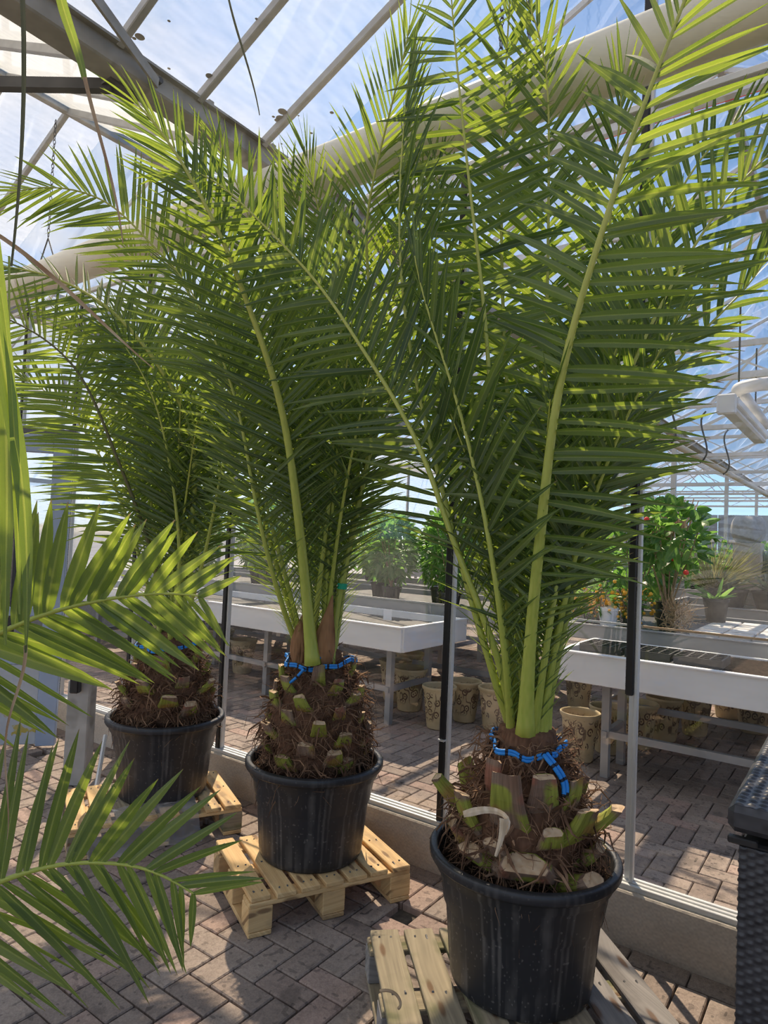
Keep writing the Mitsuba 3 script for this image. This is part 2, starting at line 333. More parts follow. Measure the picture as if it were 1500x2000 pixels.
back = [q for q in herring(-7.5, 3.0, 2.86, 9.0) if q[1] - q[3] / 2 > 2.83]
allp = front + back
def vis(q):
    c = A(q[0], q[1], 0); d = (c - CAM) @ _f
    if d < 0.5: return 0
    x, y = pix(c)
    if not (-60 < x < 1560 and -60 < y < 2070): return 0
    if q in hidden: return 0
    return 1.0 / d ** 3
hidden = set()
score = np.array([vis(q) for q in allp]); order = np.argsort(-score)
def paver_mesh(q):
    tilt = rng.normal(0, 0.004, 2); g = GAP * rng.uniform(0.6, 1.5)
    R = np.eye(3); R[2, 0], R[2, 1] = tilt; R[0, 2], R[1, 2] = -tilt[0], -tilt[1]
    v, f, _ = box((q[0], q[1], -PT / 2 - 0.0015 * rng.random()), (q[2] - g, q[3] - g, PT), R, 0.004)
    return v, f, np.tile([rng.random(), rng.random()], (len(v), 1))
rest = MB()
for rank, i in enumerate(order):
    m = paver_mesh(allp[i])
    if rank < 300 and score[i] > 0: put(floor, 'paver', m, 'paver')
    else: rest.add(m)
put(floor, 'paver_field', rest, 'paver', kind='stuff')
put(floor, 'far_paving', box((-2, 18.0, -0.026), (24, 18.2, 0.05)), 'paver', uv=(0.5, 0.3))

ground = struct('ground')
put(ground, 'field', poly([(-90, -60, -0.09), (90, -60, -0.09), (90, 120, -0.09), (-90, 120, -0.09)]), 'ground')

# ---- partition: concrete sill, aluminium track, mullions, panes
wall = struct('wall_back', 'glass partition on a low concrete sill')
put(wall, 'sill', box((-3.2, WY + 0.0, 0.08), (10.4, 0.12, 0.24), b=0.006), 'concrete')
for k in range(3): put(wall, 'track', box((-3.2, WY - 0.03 + k * 0.022, 0.209 + 0.003 * k), (10.4, 0.018, 0.02), b=0.002), 'alu')
MX = [-8.2, -7.4, -6.6, -5.75, -4.9, -4.03, -3.09, -2.25, -1.556, -0.725, 0.1, 0.95, 1.8]
for i, x in enumerate(MX):
    zt = roof_z(x) if x > -1 else 3.3
    long = x < -1.0
    put(wall, 'mullion', MB().add(box((x + 0.009, WY - 0.004, (zt + 0.22) / 2), (0.014, 0.026, zt - 0.22), b=0.002)).add(box((x - 0.008, WY + 0.008, (zt + 0.22) / 2), (0.024, 0.02, zt - 0.22), b=0.002)), 'alu')
    zb = 0.13 if x < -1.0 else 0.93
    put(wall, 'cover_strip', box((x - 0.014, WY - 0.02, (zt + zb) / 2), (0.03, 0.016, zt - zb), b=0.004), 'rubber')
    if abs(x + 1.556) < .01: put(wall, 'strip_joint', box((x - .012, WY - .027, .585), (.032, .025, .008)), 'alu')
put(wall, 'transom', box((-3.2, WY - .002, 3.3), (10.4, .03, .03), b=.003), 'alu')
for a, b_ in zip(MX[:-1], MX[1:]):
    xs = [a + 0.02] + [x for x in (GX - 4 * HALF, GX - 3 * HALF, GX - 2 * HALF, GX - HALF, GX, GX + HALF, GX + 2 * HALF) if a < x < b_] + [b_ - 0.0]
    put(wall, 'pane', poly([(a + .02, WY + .008, .215), (b_, WY + .008, .215), (b_, WY + .008, 1.2), (a + .02, WY + .008, 1.2)]), 'glass')
    put(wall, 'pane', poly([(a + .02, WY + .004, 1.195), (b_, WY + .004, 1.195)] + [(x, WY + .004, roof_z(x) - .02) for x in xs[::-1]]), 'glass')
    put(wall, 'pane_joint', box(((a + b_) / 2 + .01, WY + .002, 1.2), (b_ - a - .03, .01, .008)), 'straw' if a > -0.8 else 'alu')

# ---- roof: gutters, ridges, glazing bars, panes
ceil = struct('ceiling', 'glazed saddle roof of the greenhouse')
GUT = [GX + 2 * HALF * k for k in (-2, -1, 0, 1, 2)]
for x in GUT:
    g = MB().add(box((x + .07, (Y0 + Y1) / 2, GZ - .05), (.14, Y1 - Y0, .10), b=.008)).add(box((x + .07, (Y0 + Y1) / 2, GZ - .005), (.20, Y1 - Y0, .012)))
    put(ceil, 'gutter', g, 'galv')
for x in GUT[:-1]:
    put(ceil, 'ridge', box((x + HALF + .05, (Y0 + Y1) / 2, RZ + .02), (.05, Y1 - Y0, .08), b=.006), 'bar_alu')
PIT = 0.43
ys = np.arange(Y0 + .19, 2.6, PIT); yf = np.arange(WY + .5, Y1, 1.2)
farbars = MB(); farpanes = MB()
def P3(x, y, dz=0.0): return A(x, y, roof_z(x - .06) + dz)
for gi, gx in enumerate(GUT[:-1]):
    for side in (0, 1):
        xa, xb = (gx + .14, gx + HALF + .04) if side == 0 else (gx + HALF + .06, gx + 2 * HALF)
        za, zb = (GZ, RZ) if side == 0 else (RZ, GZ)
        white = gi == 1 and side == 1
        for j, y in enumerate(ys):
            put(ceil, 'glazing_bar', bar((xa, y, za), (xb, y, zb), .034, .045, .004), 'bar_alu')
            y2 = ys[j + 1] if j + 1 < len(ys) else WY
            put(ceil, 'pane', poly([(xa, y, za + .025), (xb, y, zb + .025), (xb, y2, zb + .025), (xa, y2, za + .025)]), 'glass_white' if white else 'glass_roof')
        for j, y in enumerate(yf):
            mb = bar((xa, y, za), (xb, y, zb), .02, .03)
            y2 = yf[j + 1] if j + 1 < len(yf) else Y1
            pn = poly([(xa, y, za + .025), (xb, y, zb + .025), (xb, y2, zb + .025), (xa, y2, za + .025)])
            if j == 0: pn = poly([(xa, WY, za + .025), (xb, WY, zb + .025), (xb, y2, zb + .025), (xa, y2, za + .025)])
            if y < 8 and 0 < gi < 3:
                put(ceil, 'glazing_bar', mb, 'steel_white'); put(ceil, 'pane', pn, 'glass')
            else: farbars.add(mb); farpanes.add(pn)
put(ceil, 'far_bars', farbars, 'steel_white', kind='stuff'); put(ceil, 'far_panes', farpanes, 'glass', kind='stuff')
# lattice girders across the far house
for y in np.arange(6.9, 26.5, 2.75):
    g = MB().add(box((-2.8, y, 3.46), (12.6, .05, .05))).add(box((-2.8, y, 3.16), (12.6, .06, .06)))
    n = 24
    for i in range(n):
        xa = -9.1 + 12.6 * i / n; xb = xa + 12.6 / n
        za, zb = (3.17, 3.45) if i % 2 == 0 else (3.45, 3.17)
        g.add(bar((xa, y, za), (xb, y, zb), .016, .016))
    put(ceil, 'girder', g, 'steel_white')
    for x in GUT[:-1]:                     # ties up to the ridge
        put(ceil, 'tie', MB().add(bar((x + HALF - .9, y, 3.46), (x + HALF, y, RZ), .025, .025)).add(bar((x + HALF + .9, y, 3.46), (x + HALF, y, RZ), .025, .025)), 'steel_white')
put(ceil, 'tie', MB().add(box((-2.8, 3.85, 3.98), (5.6, .05, .07))), 'steel_white')
put(ceil, 'tie', MB().add(box((-2.8, 5.1, 3.9), (5.6, .05, .06))), 'steel_white')
for x in GUT:
    for y in np.arange(6.9, 26.5, 5.5): put(struct(f'trim_{2 + len([q for q in labels if q.startswith("trim_")])}'), 'post', box((x + .07, y, 1.75), (.08, .08, 3.5)), 'alu')
# braces bolted to the near gutter
put(ceil, 'brace', bar((GX + .17, 1.74, 3.52), (GX + .55, .75, 3.66), .012, .05), 'galv')
put(ceil, 'brace', bar((GX + .0, 1.62, 3.5), (-4.6, .35, 3.46), .04, .05), 'steel_dark')
put(ceil, 'brace_plate', box((GX + .01, 1.66, 3.497), (.09, .16, .012)), 'steel_dark')
put(ceil, 'bolt', tube([(GX + .14, 1.76, 3.55), (GX + .165, 1.76, 3.55)], .014, 8), 'steel_dark')
for y in ys[::1]: put(ceil, 'clip', box((GX + .15, y + .06, GZ + .006), (.025, .03, .03)), 'galv')
# bird droppings on the near panes
mb = MB()
for (px, py, r) in [(273, 72, 9), (262, 75, 4), (410, 149, 8), (330, 41, 3), (549, 232, 10), (552, 218, 9), (541, 235, 5), (534, 228, 3), (606, 181, 4), (648, 220, 4), (583, 226, 2), (501, 37, 3), (608, 260, 3), (530, 273, 3), (550, 281, 2), (330, 134, 3)]:
    d = _f + (px - 750) / FOCAL * _r - (py - 1000) / FOCAL * _u
    k = (RZ - GZ) / (HALF - .1); t = (GZ + .02 + k * (-(GX + .14)) - CAM[2]) / (d[2] - k * d[0]); c = CAM + d * t
    s = trimesh.creation.icosphere(1, r / FOCAL * t); s.apply_scale([1, 1.1, .25]); s.apply_translation(c); mb.add(s)
put(ceil, 'bird_dropping', mb, 'dropping', kind='stuff')

# ---- side and end walls of the house (glass on frames)
for nm, x in (('wall_left', -9.4), ('wall_right', 4.6)):
    w = struct(nm)
    put(w, 'base', box((x, 12, .15), (.1, 30, .6)), 'concrete')
    for y in np.arange(-2.5, 27, 1.5): put(w, 'mullion', box((x, y, 2.0), (.05, .05, 3.3)), 'bar_alu')
    put(w, 'rail', box((x, 12, 2.1), (.05, 30, .06)), 'bar_alu')
    put(w, 'pane', poly([(x, -2.5, .45), (x, 27, .45), (x, 27, 3.55), (x, -2.5, 3.55)]), 'glass_frost')
w = struct('wall_end')
for i in range(14): put(w, 'panel', box((-8.9 + i, 27.1, 1.45), (.97, .06, 2.9)), 'far_panel')
put(w, 'rail', box((-2.4, 27.05, 1.95), (14, .1, .1)), 'steel_white')
put(w, 'pane', poly([(-9.4, 27.1, 2.9), (4.6, 27.1, 2.9), (4.6, 27.1, 3.6), (-9.4, 27.1, 3.6)]), 'glass')

# ---- door standing ajar at the left
door = struct('door_1', 'blue-grey framed glass door standing ajar')
dA, dB = A(-4.40, 2.43, 0), A(-5.11, 1.62, 0)
dd = nrm(dB - dA); dR = np.stack([dd, np.cross(A(0, 0, 1), dd), A(0, 0, 1)], 1)
def dbox(u0, u1, z0, z1, t, bsdf, name):
    c = dA + dd * (u0 + u1) / 2 + A(0, 0, (z0 + z1) / 2)
    put(door, name, box(c, (u1 - u0, t, z1 - z0), dR, .004), bsdf)
dbox(0, .12, .02, 2.1, .05, 'door_paint', 'stile'); dbox(.95, 1.07, .02, 2.1, .05, 'door_paint', 'stile')
dbox(.12, .95, 1.98, 2.1, .05, 'door_paint', 'rail'); dbox(.12, .95, .88, .94, .04, 'door_paint', 'rail')
dbox(.12, .95, .03, .56, .03, 'door_panel', 'panel'); dbox(.12, .95, .56, .62, .045, 'door_paint', 'rail')
for u in (.30, .52, .74): dbox(u, u + .03, .62, 1.98, .03, 'rubber', 'glazing_bar')
for u0, u1 in ((.12, .30), (.33, .52), (.55, .74), (.77, .95)):
    p = [dA + dd * u + A(0, 0, z) for u, z in ((u0, .62), (u1, .62), (u1, 1.98), (u0, 1.98))]
    put(door, 'pane', poly(p), 'glass')
put(door, 'handle', tube(spline([dA + dd * .06 + np.cross(A(0, 0, 1), dd) * o + A(0, 0, z) for o, z in ((.03, 1.05), (.06, 1.05), (.06, 1.06), (.055, 1.16))], 10), .01, 8), 'alu')
trim = struct('trim_1', 'glazed light above the door')
put(trim, 'frame', bar((-4.42, 2.46, 2.13), (-5.6, 1.1, 2.13), .05, .04), 'steel_dark')

# ================================================================== palms
SECT = A(0, .1, .28, .5, .72, .88, 1.0); WPROF = A(.45, .85, 1.0, .92, .66, .34, .03)
R_ = len(SECT)
_lf = []
for r in range(R_ - 1):
    for c in range(2):
        a = r * 3 + c
        _lf += [[a, a + 1, a + 4], [a, a + 4, a + 3]]
LF = np.array(_lf)
def blades(P, D, Wd, L, W, droop, fold=0.35, curl=None):
    """N leaf blades: base P, direction D, width direction Wd. Returns (N, verts, 3), uv (N, verts, 2)."""
    N = len(P); D = nrm(D); Wd = nrm(Wd - D * (Wd * D).sum(1, keepdims=True)); Nn = np.cross(D, Wd)
    s = SECT[None, :, None]
    ctr = P[:, None] + (L[:, None, None] * s) * D[:, None]
    ctr = ctr + A(0, 0, -1) * (droop * L)[:, None, None] * s ** 2
    if curl is not None: ctr = ctr + Nn[:, None] * (curl * L)[:, None, None] * s ** 2
    hw = (W[:, None] * WPROF[None])[..., None] / 2
    left = ctr - Wd[:, None] * hw; right = ctr + Wd[:, None] * hw; mid = ctr - Nn[:, None] * hw * fold
    V = np.stack([left, mid, right], 2).reshape(N, -1, 3)
    tone = np.floor(rng.random(N) * 16)
    uu = np.repeat(SECT, 3); cc = np.tile([.02, .5, .98], R_)
    U = np.stack([np.tile(uu, (N, 1)), tone[:, None] + cc[None]], -1)
    return V, U

def join(V, U):
    N, n, _ = V.shape
    return V.reshape(-1, 3), (LF[None] + (np.arange(N) * n)[:, None, None]).reshape(-1, 3), U.reshape(-1, 2)

WALLGAP = WY - 0.045
class Palm:
    def __init__(s, k, axis): s.k, s.axis, s.cand, s.rest = k, axis, [], []

def frond(palm, pts, L0=.42, W0=.03, gap=.042, face=None, spine=.28, r0=.0115, a0=62, a1=37, vee=16, droop=.06, tone=0, name='frond', rmat='rachis', s_in=.05):
    parent = palm.k
    P = spline(pts, 60)
    P[:, 1] = np.minimum(P[:, 1], WALLGAP - .01)
    seg = np.r_[0, np.cumsum(np.linalg.norm(np.diff(P, axis=0), axis=1))]; LEN = seg[-1]
    t = nrm(np.gradient(P, axis=0)); S = seg / LEN
    k = put(parent, name, tube(P, np.interp(S, [0, .03, .12, .5, 1], [r0 * 1.7, r0 * 1.35, r0, r0 * .6, r0 * .18]), 8), rmat, smooth=True)
    lean = P[-1] - P[0]; lean[2] = 0
    if face is None:
        lean = nrm(lean); camd = nrm((CAM - P[20]) * A(1, 1, 0)); face = lean + 0.25 * camd
    n = max(6, int(LEN * (1 - s_in) / gap))
    out = []
    for side in (-1, 1):
        s = np.linspace(s_in, .995, n) + rng.normal(0, .25 / n, n); s = np.clip(s, .02, 1.0)
        pp = np.stack([np.interp(s, S, P[:, i]) for i in range(3)], 1); tt = nrm(np.stack([np.interp(s, S, t[:, i]) for i in range(3)], 1))
        o = nrm(face - tt * (tt @ face)[:, None]); sd = np.cross(tt, o) * side
        al = np.radians(np.interp(s, [0, spine * .6, spine + .06, .55, .85, 1], [24, 42, a0, (a0 + a1) / 2 + 4, a1, 10])) + rng.normal(0, .055, n)
        ve = np.radians(vee + rng.normal(0, 7, n) + 6 * np.sin(np.arange(n) * 2.4))
        d = np.cos(al)[:, None] * tt + np.sin(al)[:, None] * (np.cos(ve)[:, None] * sd - np.sin(ve)[:, None] * o)
        L = L0 * np.interp(s, [0, spine * .6, spine, spine + .14, .5, .8, 1], [.25, .38, .6, .98, 1.0, .82, .5]) * rng.uniform(.9, 1.08, n)
        W = W0 * np.interp(s, [0, spine * .7, spine + .12, .7, 1], [.16, .22, .9, 1.0, .5]) * rng.uniform(.85, 1.1, n)
        tw = rng.normal(.2, .2, n)
        wd = tt * np.cos(tw)[:, None] + o * np.sin(tw)[:, None]
        V, U = blades(pp, d, wd, L, W, droop * rng.uniform(.2, 2.2, n), curl=rng.normal(0, .03, n))
        U[..., 1] = np.clip(np.floor(U[..., 1]) + tone, 0, 15) + (U[..., 1] - np.floor(U[..., 1]))
        V[..., 1] = np.minimum(V[..., 1], WALLGAP)
        dy, dz = V[..., 1] - 2.36, V[..., 2] - 3.27; rr = np.hypot(dy, dz); m = rr < .13           # leaves bend round the pipe
        V[..., 1] = np.where(m, np.minimum(V[..., 1], 2.36 - np.sqrt(np.maximum(.13 ** 2 - dz ** 2, 0))), V[..., 1])
        out.append((V, U))
    V = np.vstack([a for a, _ in out]); U = np.vstack([b for _, b in out])
    a, b = pix(V[:, 0]), pix(V[:, -2]); m = (a + b) / 2
    sz = np.linalg.norm(a - b, axis=1) * ((m[:, 0] > -40) & (m[:, 0] < 1540) & (m[:, 1] > -40) & (m[:, 1] < 2040))
    for i in range(len(V)): palm.cand.append((sz[i], k, V[i], U[i]))
    return k

def finish(palm, keep=300, leaf='leaf', skip=()):
    c = sorted(palm.cand, key=lambda x: -x[0])
    for sz, k, v, u in c[:keep]: put(k, 'leaflet', (v, LF, u), leaf)
    if len(c) > keep: put(palm.k, 'leaflet_mass', join(np.array([x[2] for x in c[keep:]]), np.array([x[3] for x in c[keep:]])), leaf, kind='stuff')

def pot_mesh(h=.40, R=.293, n=96):
    b = R * .735
    def rad(g, r, z):
        return 1 + .010 * np.where((z > .02) & (z < h * .52) & (r > b * .9), np.clip(np.cos(g * 16) * 4, -1, 1) * .5, 0)
    z1 = h * .56
    prof = [(0.001, 0), (b - .01, 0), (b, .008), (b + .018 * .3, .03), (b + (R - .035 - b) * .55, z1), (b + (R - .035 - b) * .55 + .008, z1 + .012), (R - .03, h - .075), (R - .018, h - .06), (R - .015, h - .035), (R - .001, h - .032), (R + .004, h - .024),
            (R + .004, h - .006), (R - .002, h), (R - .016, h + .002), (R - .024, h - .006), (R - .028, h - .04), (b, .12), (0.001, .12)]
    return lathe(prof, n, rad)

def soil_mesh(R, z, seed, hump=.02):
    rr = np.linspace(0, R, 22); n = 72; g = np.arange(n) * 2 * np.pi / n
    X, Y = rr[:, None] * np.cos(g), rr[:, None] * np.sin(g)
    Z = z + .035 * (meshkit.fbm(np.stack([X * 14 + seed, Y * 14, X * 0], -1), 4) - .5) + hump * (1 - (rr[:, None] / R) ** 2)
    v = np.stack([X, Y, Z], -1).reshape(-1, 3); i, j = np.meshgrid(np.arange(21), np.arange(n), indexing='ij')
    q = np.stack([i * n + j, (i + 1) * n + j, (i + 1) * n + (j + 1) % n, i * n + (j + 1) % n], -1).reshape(-1, 4)
    return v, np.vstack([q[:, [0, 1, 2]], q[:, [0, 2, 3]]])

def stub(c, az, elev, L, w0, w1, th, sid):
    """One cut leaf base: a broad crescent wedge that narrows to a pale cut end."""
    m, n = 6, 10; o = A(math.cos(az) * math.cos(elev), math.sin(az) * math.cos(elev), math.sin(elev))
    sd = A(-math.sin(az), math.cos(az), 0); up = np.cross(o, sd) * -1
    up = np.cross(sd, o) * -1 if np.cross(sd, o)[2] < 0 else np.cross(sd, o)
    V, U = [], []
    g = np.arange(n) * 2 * np.pi / n
    skew = rng.normal(0, .12)
    for k in range(m):
        s = k / (m - 1); w = w0 + (w1 - w0) * s ** .7; t = th * (1 - .35 * s)
        cc = c + o * L * s - up * .012 * math.sin(s * 3.1) + sd * skew * L * s
        x, y = np.cos(g), np.sin(g)
        sx = np.sign(x) * np.abs(x) ** .75 * w / 2; sy = np.sign(y) * np.abs(y) ** .8 * t / 2 + .25 * t * (1 - (x ** 2)) 
        ring = cc + sx[:, None] * sd + sy[:, None] * up
        if k == m - 1: ring = ring + o * (sy[:, None] * rng.normal(-.5, .35) + rng.normal(0, .003, (n, 1)))
        V.append(ring); U += [[s * .9, sid + .9 * j / n] for j in range(n)]
    f = []
    for k in range(m - 1):
        for j in range(n): f.append([k * n + j, k * n + (j + 1) % n, (k + 1) * n + (j + 1) % n]); f.append([k * n + j, (k + 1) * n + (j + 1) % n, (k + 1) * n + j])
    V = np.vstack(V); ring = V[-n:].copy(); inner = ring.mean(0) + (ring - ring.mean(0)) * .9 - o * .002
    b0 = len(V); V = np.vstack([V, inner, inner.mean(0)[None]]); U += [[1.05, sid + .5]] * (n + 1)
    for j in range(n):
        a, b = (m - 1) * n + j, (m - 1) * n + (j + 1) % n
        f += [[a, b, b0 + (j + 1) % n], [a, b0 + (j + 1) % n, b0 + j], [b0 + j, b0 + (j + 1) % n, b0 + n]]
    f = np.array(f)
    if np.cross(sd, up) @ o < 0: f = f[:, ::-1]
    return V, f, np.array(U)

def potted_palm(label, axis, prof, stubs, twz, twr, seed, potR=.293, h=.40, z0=.144):
    """prof: trunk outline (r, z); axis: x, y of the pot."""
    global rng
    rng = np.random.default_rng(seed)
    k = thing('potted_palm', label, 'palm', None)
    o = A(axis[0], axis[1], 0)
    v, f, u = pot_mesh(h, potR); pk = put(k, 'pot', (v + o + A(0, 0, z0), f, u), 'pot_black', smooth=True)
    v, f = soil_mesh(potR - .027, z0 + h - .055, seed); put(k, 'soil', (v + o, f), 'soil')
    cr = MB()
    for _ in range(420):
        r = (potR - .04) * math.sqrt(rng.random()); a = rng.random() * 6.283
        s = trimesh.creation.icosphere(0, rng.uniform(.003, .008)); s.apply_translation(o + A(r * math.cos(a), r * math.sin(a), z0 + h - .05 + .02 * (1 - (r / potR) ** 2) + rng.uniform(-.004, .008))); cr.add(s)
    put(k, 'soil_crumbs', cr, 'soil', kind='stuff')
    pr = np.array(prof); zz = np.linspace(pr[0, 1], pr[-1, 1], 40); rr = np.interp(zz, pr[:, 1], pr[:, 0])
    n = 72; g = np.arange(n) * 2 * np.pi / n
    N = meshkit.fbm(np.stack([np.cos(g)[None] * 3 + 0 * zz[:, None] + seed, np.sin(g)[None] * 3 + 0 * zz[:, None], zz[:, None] * 14 + 0 * g[None]], -1), 4)
    Rr = rr[:, None] * (0.90 + .2 * N)
    v = np.stack([Rr * np.cos(g), Rr * np.sin(g), np.repeat(zz[:, None], n, 1)], -1).reshape(-1, 3) + o
    i, j = np.meshgrid(np.arange(39), np.arange(n), indexing='ij'); q = np.stack([i * n + j, i * n + (j + 1) % n, (i + 1) * n + (j + 1) % n, (i + 1) * n + j], -1).reshape(-1, 4)
    v = np.vstack([v, (o + A(0, 0, zz[-1] + .03))[None]]); f = np.vstack([q[:, [0, 1, 2]], q[:, [0, 2, 3]], [[39 * n + a, 39 * n + (a + 1) % n, 40 * n] for a in range(n)]])
    tk = put(k, 'trunk', (v, f), 'fibre', smooth=True)
    for sid, (az, z, L, w, el) in enumerate(stubs):
        r = np.interp(z, pr[:, 1], pr[:, 0]) * .86
        put(tk, 'leaf_base', stub(o + A(r * math.cos(az), r * math.sin(az), z), az, el, L, w, w * .62, w * .42, sid), 'stub')
    fb = MB()
    for q_ in range(1900):
        a = rng.random() * 6.283; z = pr[0, 1] + .02 + (pr[-1, 1] - pr[0, 1] - .05) * rng.random() ** 1.4; r = np.interp(z, pr[:, 1], pr[:, 0]) * rng.uniform(.92, 1.06)
        p = o + A(r * math.cos(a), r * math.sin(a), z); tg = A(-math.sin(a), math.cos(a), 0); ou = A(math.cos(a), math.sin(a), 0)
        d = nrm(tg * rng.normal(0, 1) + A(0, 0, 1) * rng.normal(.1, .6) + ou * rng.uniform(.1, .8)); L = rng.uniform(.03, .13)
        b = nrm(rng.normal(0, 1, 3)) * L * .35
        P_ = np.array([p, p + d * L * .35 + b * .6, p + d * L * .7 + b * .7 - A(0, 0, L * .15), p + d * L - A(0, 0, L * rng.uniform(.1, .7))])
        w_ = rng.choice([1, 1, 1.6, 3.2]) * .0014
        fb.add(tube(P_, A(1, 1.1, .8, .35) * w_, 3, cap=False))
    put(tk, 'fibre_strand', fb, 'strand', kind='stuff')
    if twr:
        g = np.linspace(0, 2 * np.pi, 60); rr = twr * (1 + .06 * np.sin(g * 5 + seed) + .04 * np.sin(g * 9))
        P = np.stack([rr * np.cos(g), rr * np.sin(g), twz + .012 * np.sin(g * 2 + 1) + .006 * np.sin(g * 7)], 1) + o
        tw = MB().add(tube(P, .0065, 6)).add(tube(P + A(0, 0, .009) + .004 * rng.normal(0, 1, (60, 3)) * 0, .005, 6))
        return k, tw, o
    return k, None, o

def auto_stubs(n, z0, z1, seed, L=(.07, .11), w=(.075, .1), e0=.35, e1=1.05):
    r = np.random.default_rng(seed); out = []
    for i in range(n):
        q = i / max(n - 1, 1); out.append((i * 2.39996 + r.normal(0, .12), z0 + (z1 - z0) * q + r.normal(0, .008), r.uniform(*L), r.uniform(*w) * (1 - .25 * q), e0 + (e1 - e0) * q + r.normal(0, .1)))
    return out

def pts(o, base, *P): return [base] + [at(*p) for p in P]

# ---------------- front palm
FA = (-.865, 2.03)
prof = [(.15, .46), (.175, .52), (.195, .58), (.195, .64), (.175, .70), (.145, .76), (.118, .81), (.10, .86), (.085, .92)]
cam_az = math.atan2(-FA[1], -FA[0])
S = [(cam_az + a, z, l, w, e) for a, z, l, w, e in [(-.25, .66, .17, .105, 1.2), (-.95, .60, .14, .08, 1.1), (-.62, .72, .12, .065, 1.35), (.05, .545, .085, .17, .5), (-.75, .54, .07, .11, .5), (.78, .50, .12, .10, .4),
     (.8, .62, .13, .09, 1.0), (1.3, .63, .14, .08, .7), (.32, .71, .11, .09, 1.25), (.85, .70, .10, .06, 1.3), (-1.3, .55, .09, .09, .7), (1.25, .55, .09, .09, .6), (.42, .62, .08, .08, .8), (-.35, .58, .07, .08, .7)]]
S = [(a, z, l * 1.12, w * 1.3, e) for a, z, l, w, e in S]
S += [(a + math.pi + .2, z, l, w, e) for a, z, l, w, e in S[:8]]
k1, tw, o = potted_palm('largest palm, nearest the camera, its black pot on the weathered pallet at the bottom edge', FA, prof, S, .865, .118, 11)
P1 = Palm(k1, o)
def base(o, a, r=.05, z=.86): return o + A(r * math.cos(a), r * math.sin(a), z)
toC = nrm(A(-o[0], -o[1], 0))
HF = toC + A(.15, -.1, 0)
FR = [
 (dict(L0=.40, W0=.0265, gap=.038, face=toC - _r * .7, r0=.019, vee=12, a0=88, a1=58, tone=2, spine=.2), at(1026, 1432, 1.99), [(1040, 1200, 1.93), (1062, 980, 1.87), (1085, 800, 1.82), (1125, 620, 1.76), (1180, 440, 1.70), (1245, 240, 1.66), (1322, 40, 1.63), (1365, -75, 1.62)]),
 (dict(L0=.40, W0=.025, gap=.042, face=HF + A(-.3, 0, 0), vee=14, a0=84, a1=62, tone=0), base(o, 2.6), [(985, 1100, 2.14), (960, 800, 2.17), (945, 600, 2.2), (925, 430, 2.22), (905, 250, 2.25), (890, 100, 2.3), (878, -60, 2.33)]),
 (dict(L0=.40, W0=.028, face=A(.9, -.5, 0), vee=35, tone=-3), base(o, -.2), [(1110, 1190, 2.1), (1165, 1010, 2.12), (1235, 860, 2.15), (1310, 725, 2.17), (1400, 620, 2.18), (1470, 545, 2.17), (1508, 470, 2.16)]),
 (dict(L0=.42, W0=.025, face=toC + A(-.2, 0, 0), vee=14, a0=58, a1=42, tone=-3, droop=.05), base(o, 3.3), [(960, 1250, 2.08), (880, 1040, 2.1), (830, 900, 2.12), (770, 780, 2.16), (710, 685, 2.2), (625, 560, 2.26), (500, 425, 2.32), (415, 352, 2.36), (340, 330, 2.4)]),
 (dict(L0=.40, W0=.024, face=HF, vee=16, tone=3, a1=30), base(o, 1.6), [(1050, 1000, 2.25), (1068, 600, 2.3), (1072, 300, 2.27), (1058, 90, 2.24), (1012, -30, 2.22)]),
 (dict(L0=.36, W0=.026, face=A(.5, -.6, 0), vee=20, tone=-3), base(o, .6), [(1115, 1050, 2.18), (1195, 700, 2.22), (1300, 430, 2.24), (1370, 310, 2.24), (1440, 235, 2.22), (1515, 160, 2.2)]),
 (dict(L0=.40, W0=.025, face=A(.5, -.8, 0), vee=18, tone=4), base(o, -.6), [(1130, 1050, 2.03), (1210, 780, 2.0), (1310, 560, 1.98), (1420, 390, 1.95), (1550, 260, 1.92)]),
 (dict(L0=.40, W0=.025, face=A(-.5, -.6, 0), tone=-2), base(o, 2.8), [(915, 1150, 2.12), (850, 900, 2.2), (805, 700, 2.28), (782, 500, 2.34), (785, 300, 2.4), (800, 130, 2.45)]),
 (dict(L0=.40, W0=.024, face=HF, tone=-1), base(o, 1.9), [(1000, 900, 2.3), (980, 500, 2.36), (985, 200, 2.33), (1000, -60, 2.3)]),
 (dict(L0=.38, W0=.024, face=HF, tone=-2), base(o, 1.0), [(1120, 900, 2.25), (1170, 600, 2.33), (1200, 350, 2.22), (1215, 150, 2.12)]),
 (dict(L0=.36, W0=.026, face=HF, tone=-2), base(o, 2.2), [(960, 950, 2.3), (905, 700, 2.42), (870, 480, 2.5), (850, 300, 2.55)]),
 (dict(L0=.36, W0=.025, face=A(.3, -.8, 0), tone=-2), base(o, -.9), [(1085, 1150, 2.03), (1130, 920, 2.05), (1190, 720, 2.08), (1260, 560, 2.1), (1320, 430, 2.1)]),
 (dict(L0=.36, W0=.025, face=A(-.5, -.6, 0), tone=-2), base(o, 3.6), [(970, 1150, 2.0), (930, 930, 2.0), (885, 760, 2.02), (840, 620, 2.05), (810, 500, 2.08)]),
]
for kw, b, P in FR: frond(P1, pts(o, b, *P), **kw)
for i, (da, r, zt) in enumerate([(.2, .35, 2.2), (1.2, .3, 2.3), (2.2, .45, 2.2), (3.0, .5, 2.0), (-.3, .45, 2.1), (1.7, .2, 2.0), (4.0, .3, 1.9), (5.2, .35, 1.9)]):
    b = base(o, da, .06); tp = o + A(r * math.cos(da), r * math.sin(da), zt); tp[1] = min(tp[1], WALLGAP - .1); md = (b * .45 + tp * .55) - A(r * math.cos(da), r * math.sin(da), 0) * .2
    frond(P1, [b, md, tp], L0=.34, W0=.024, face=nrm(A(math.cos(da), math.sin(da), 0)), tone=-4)
finish(P1)
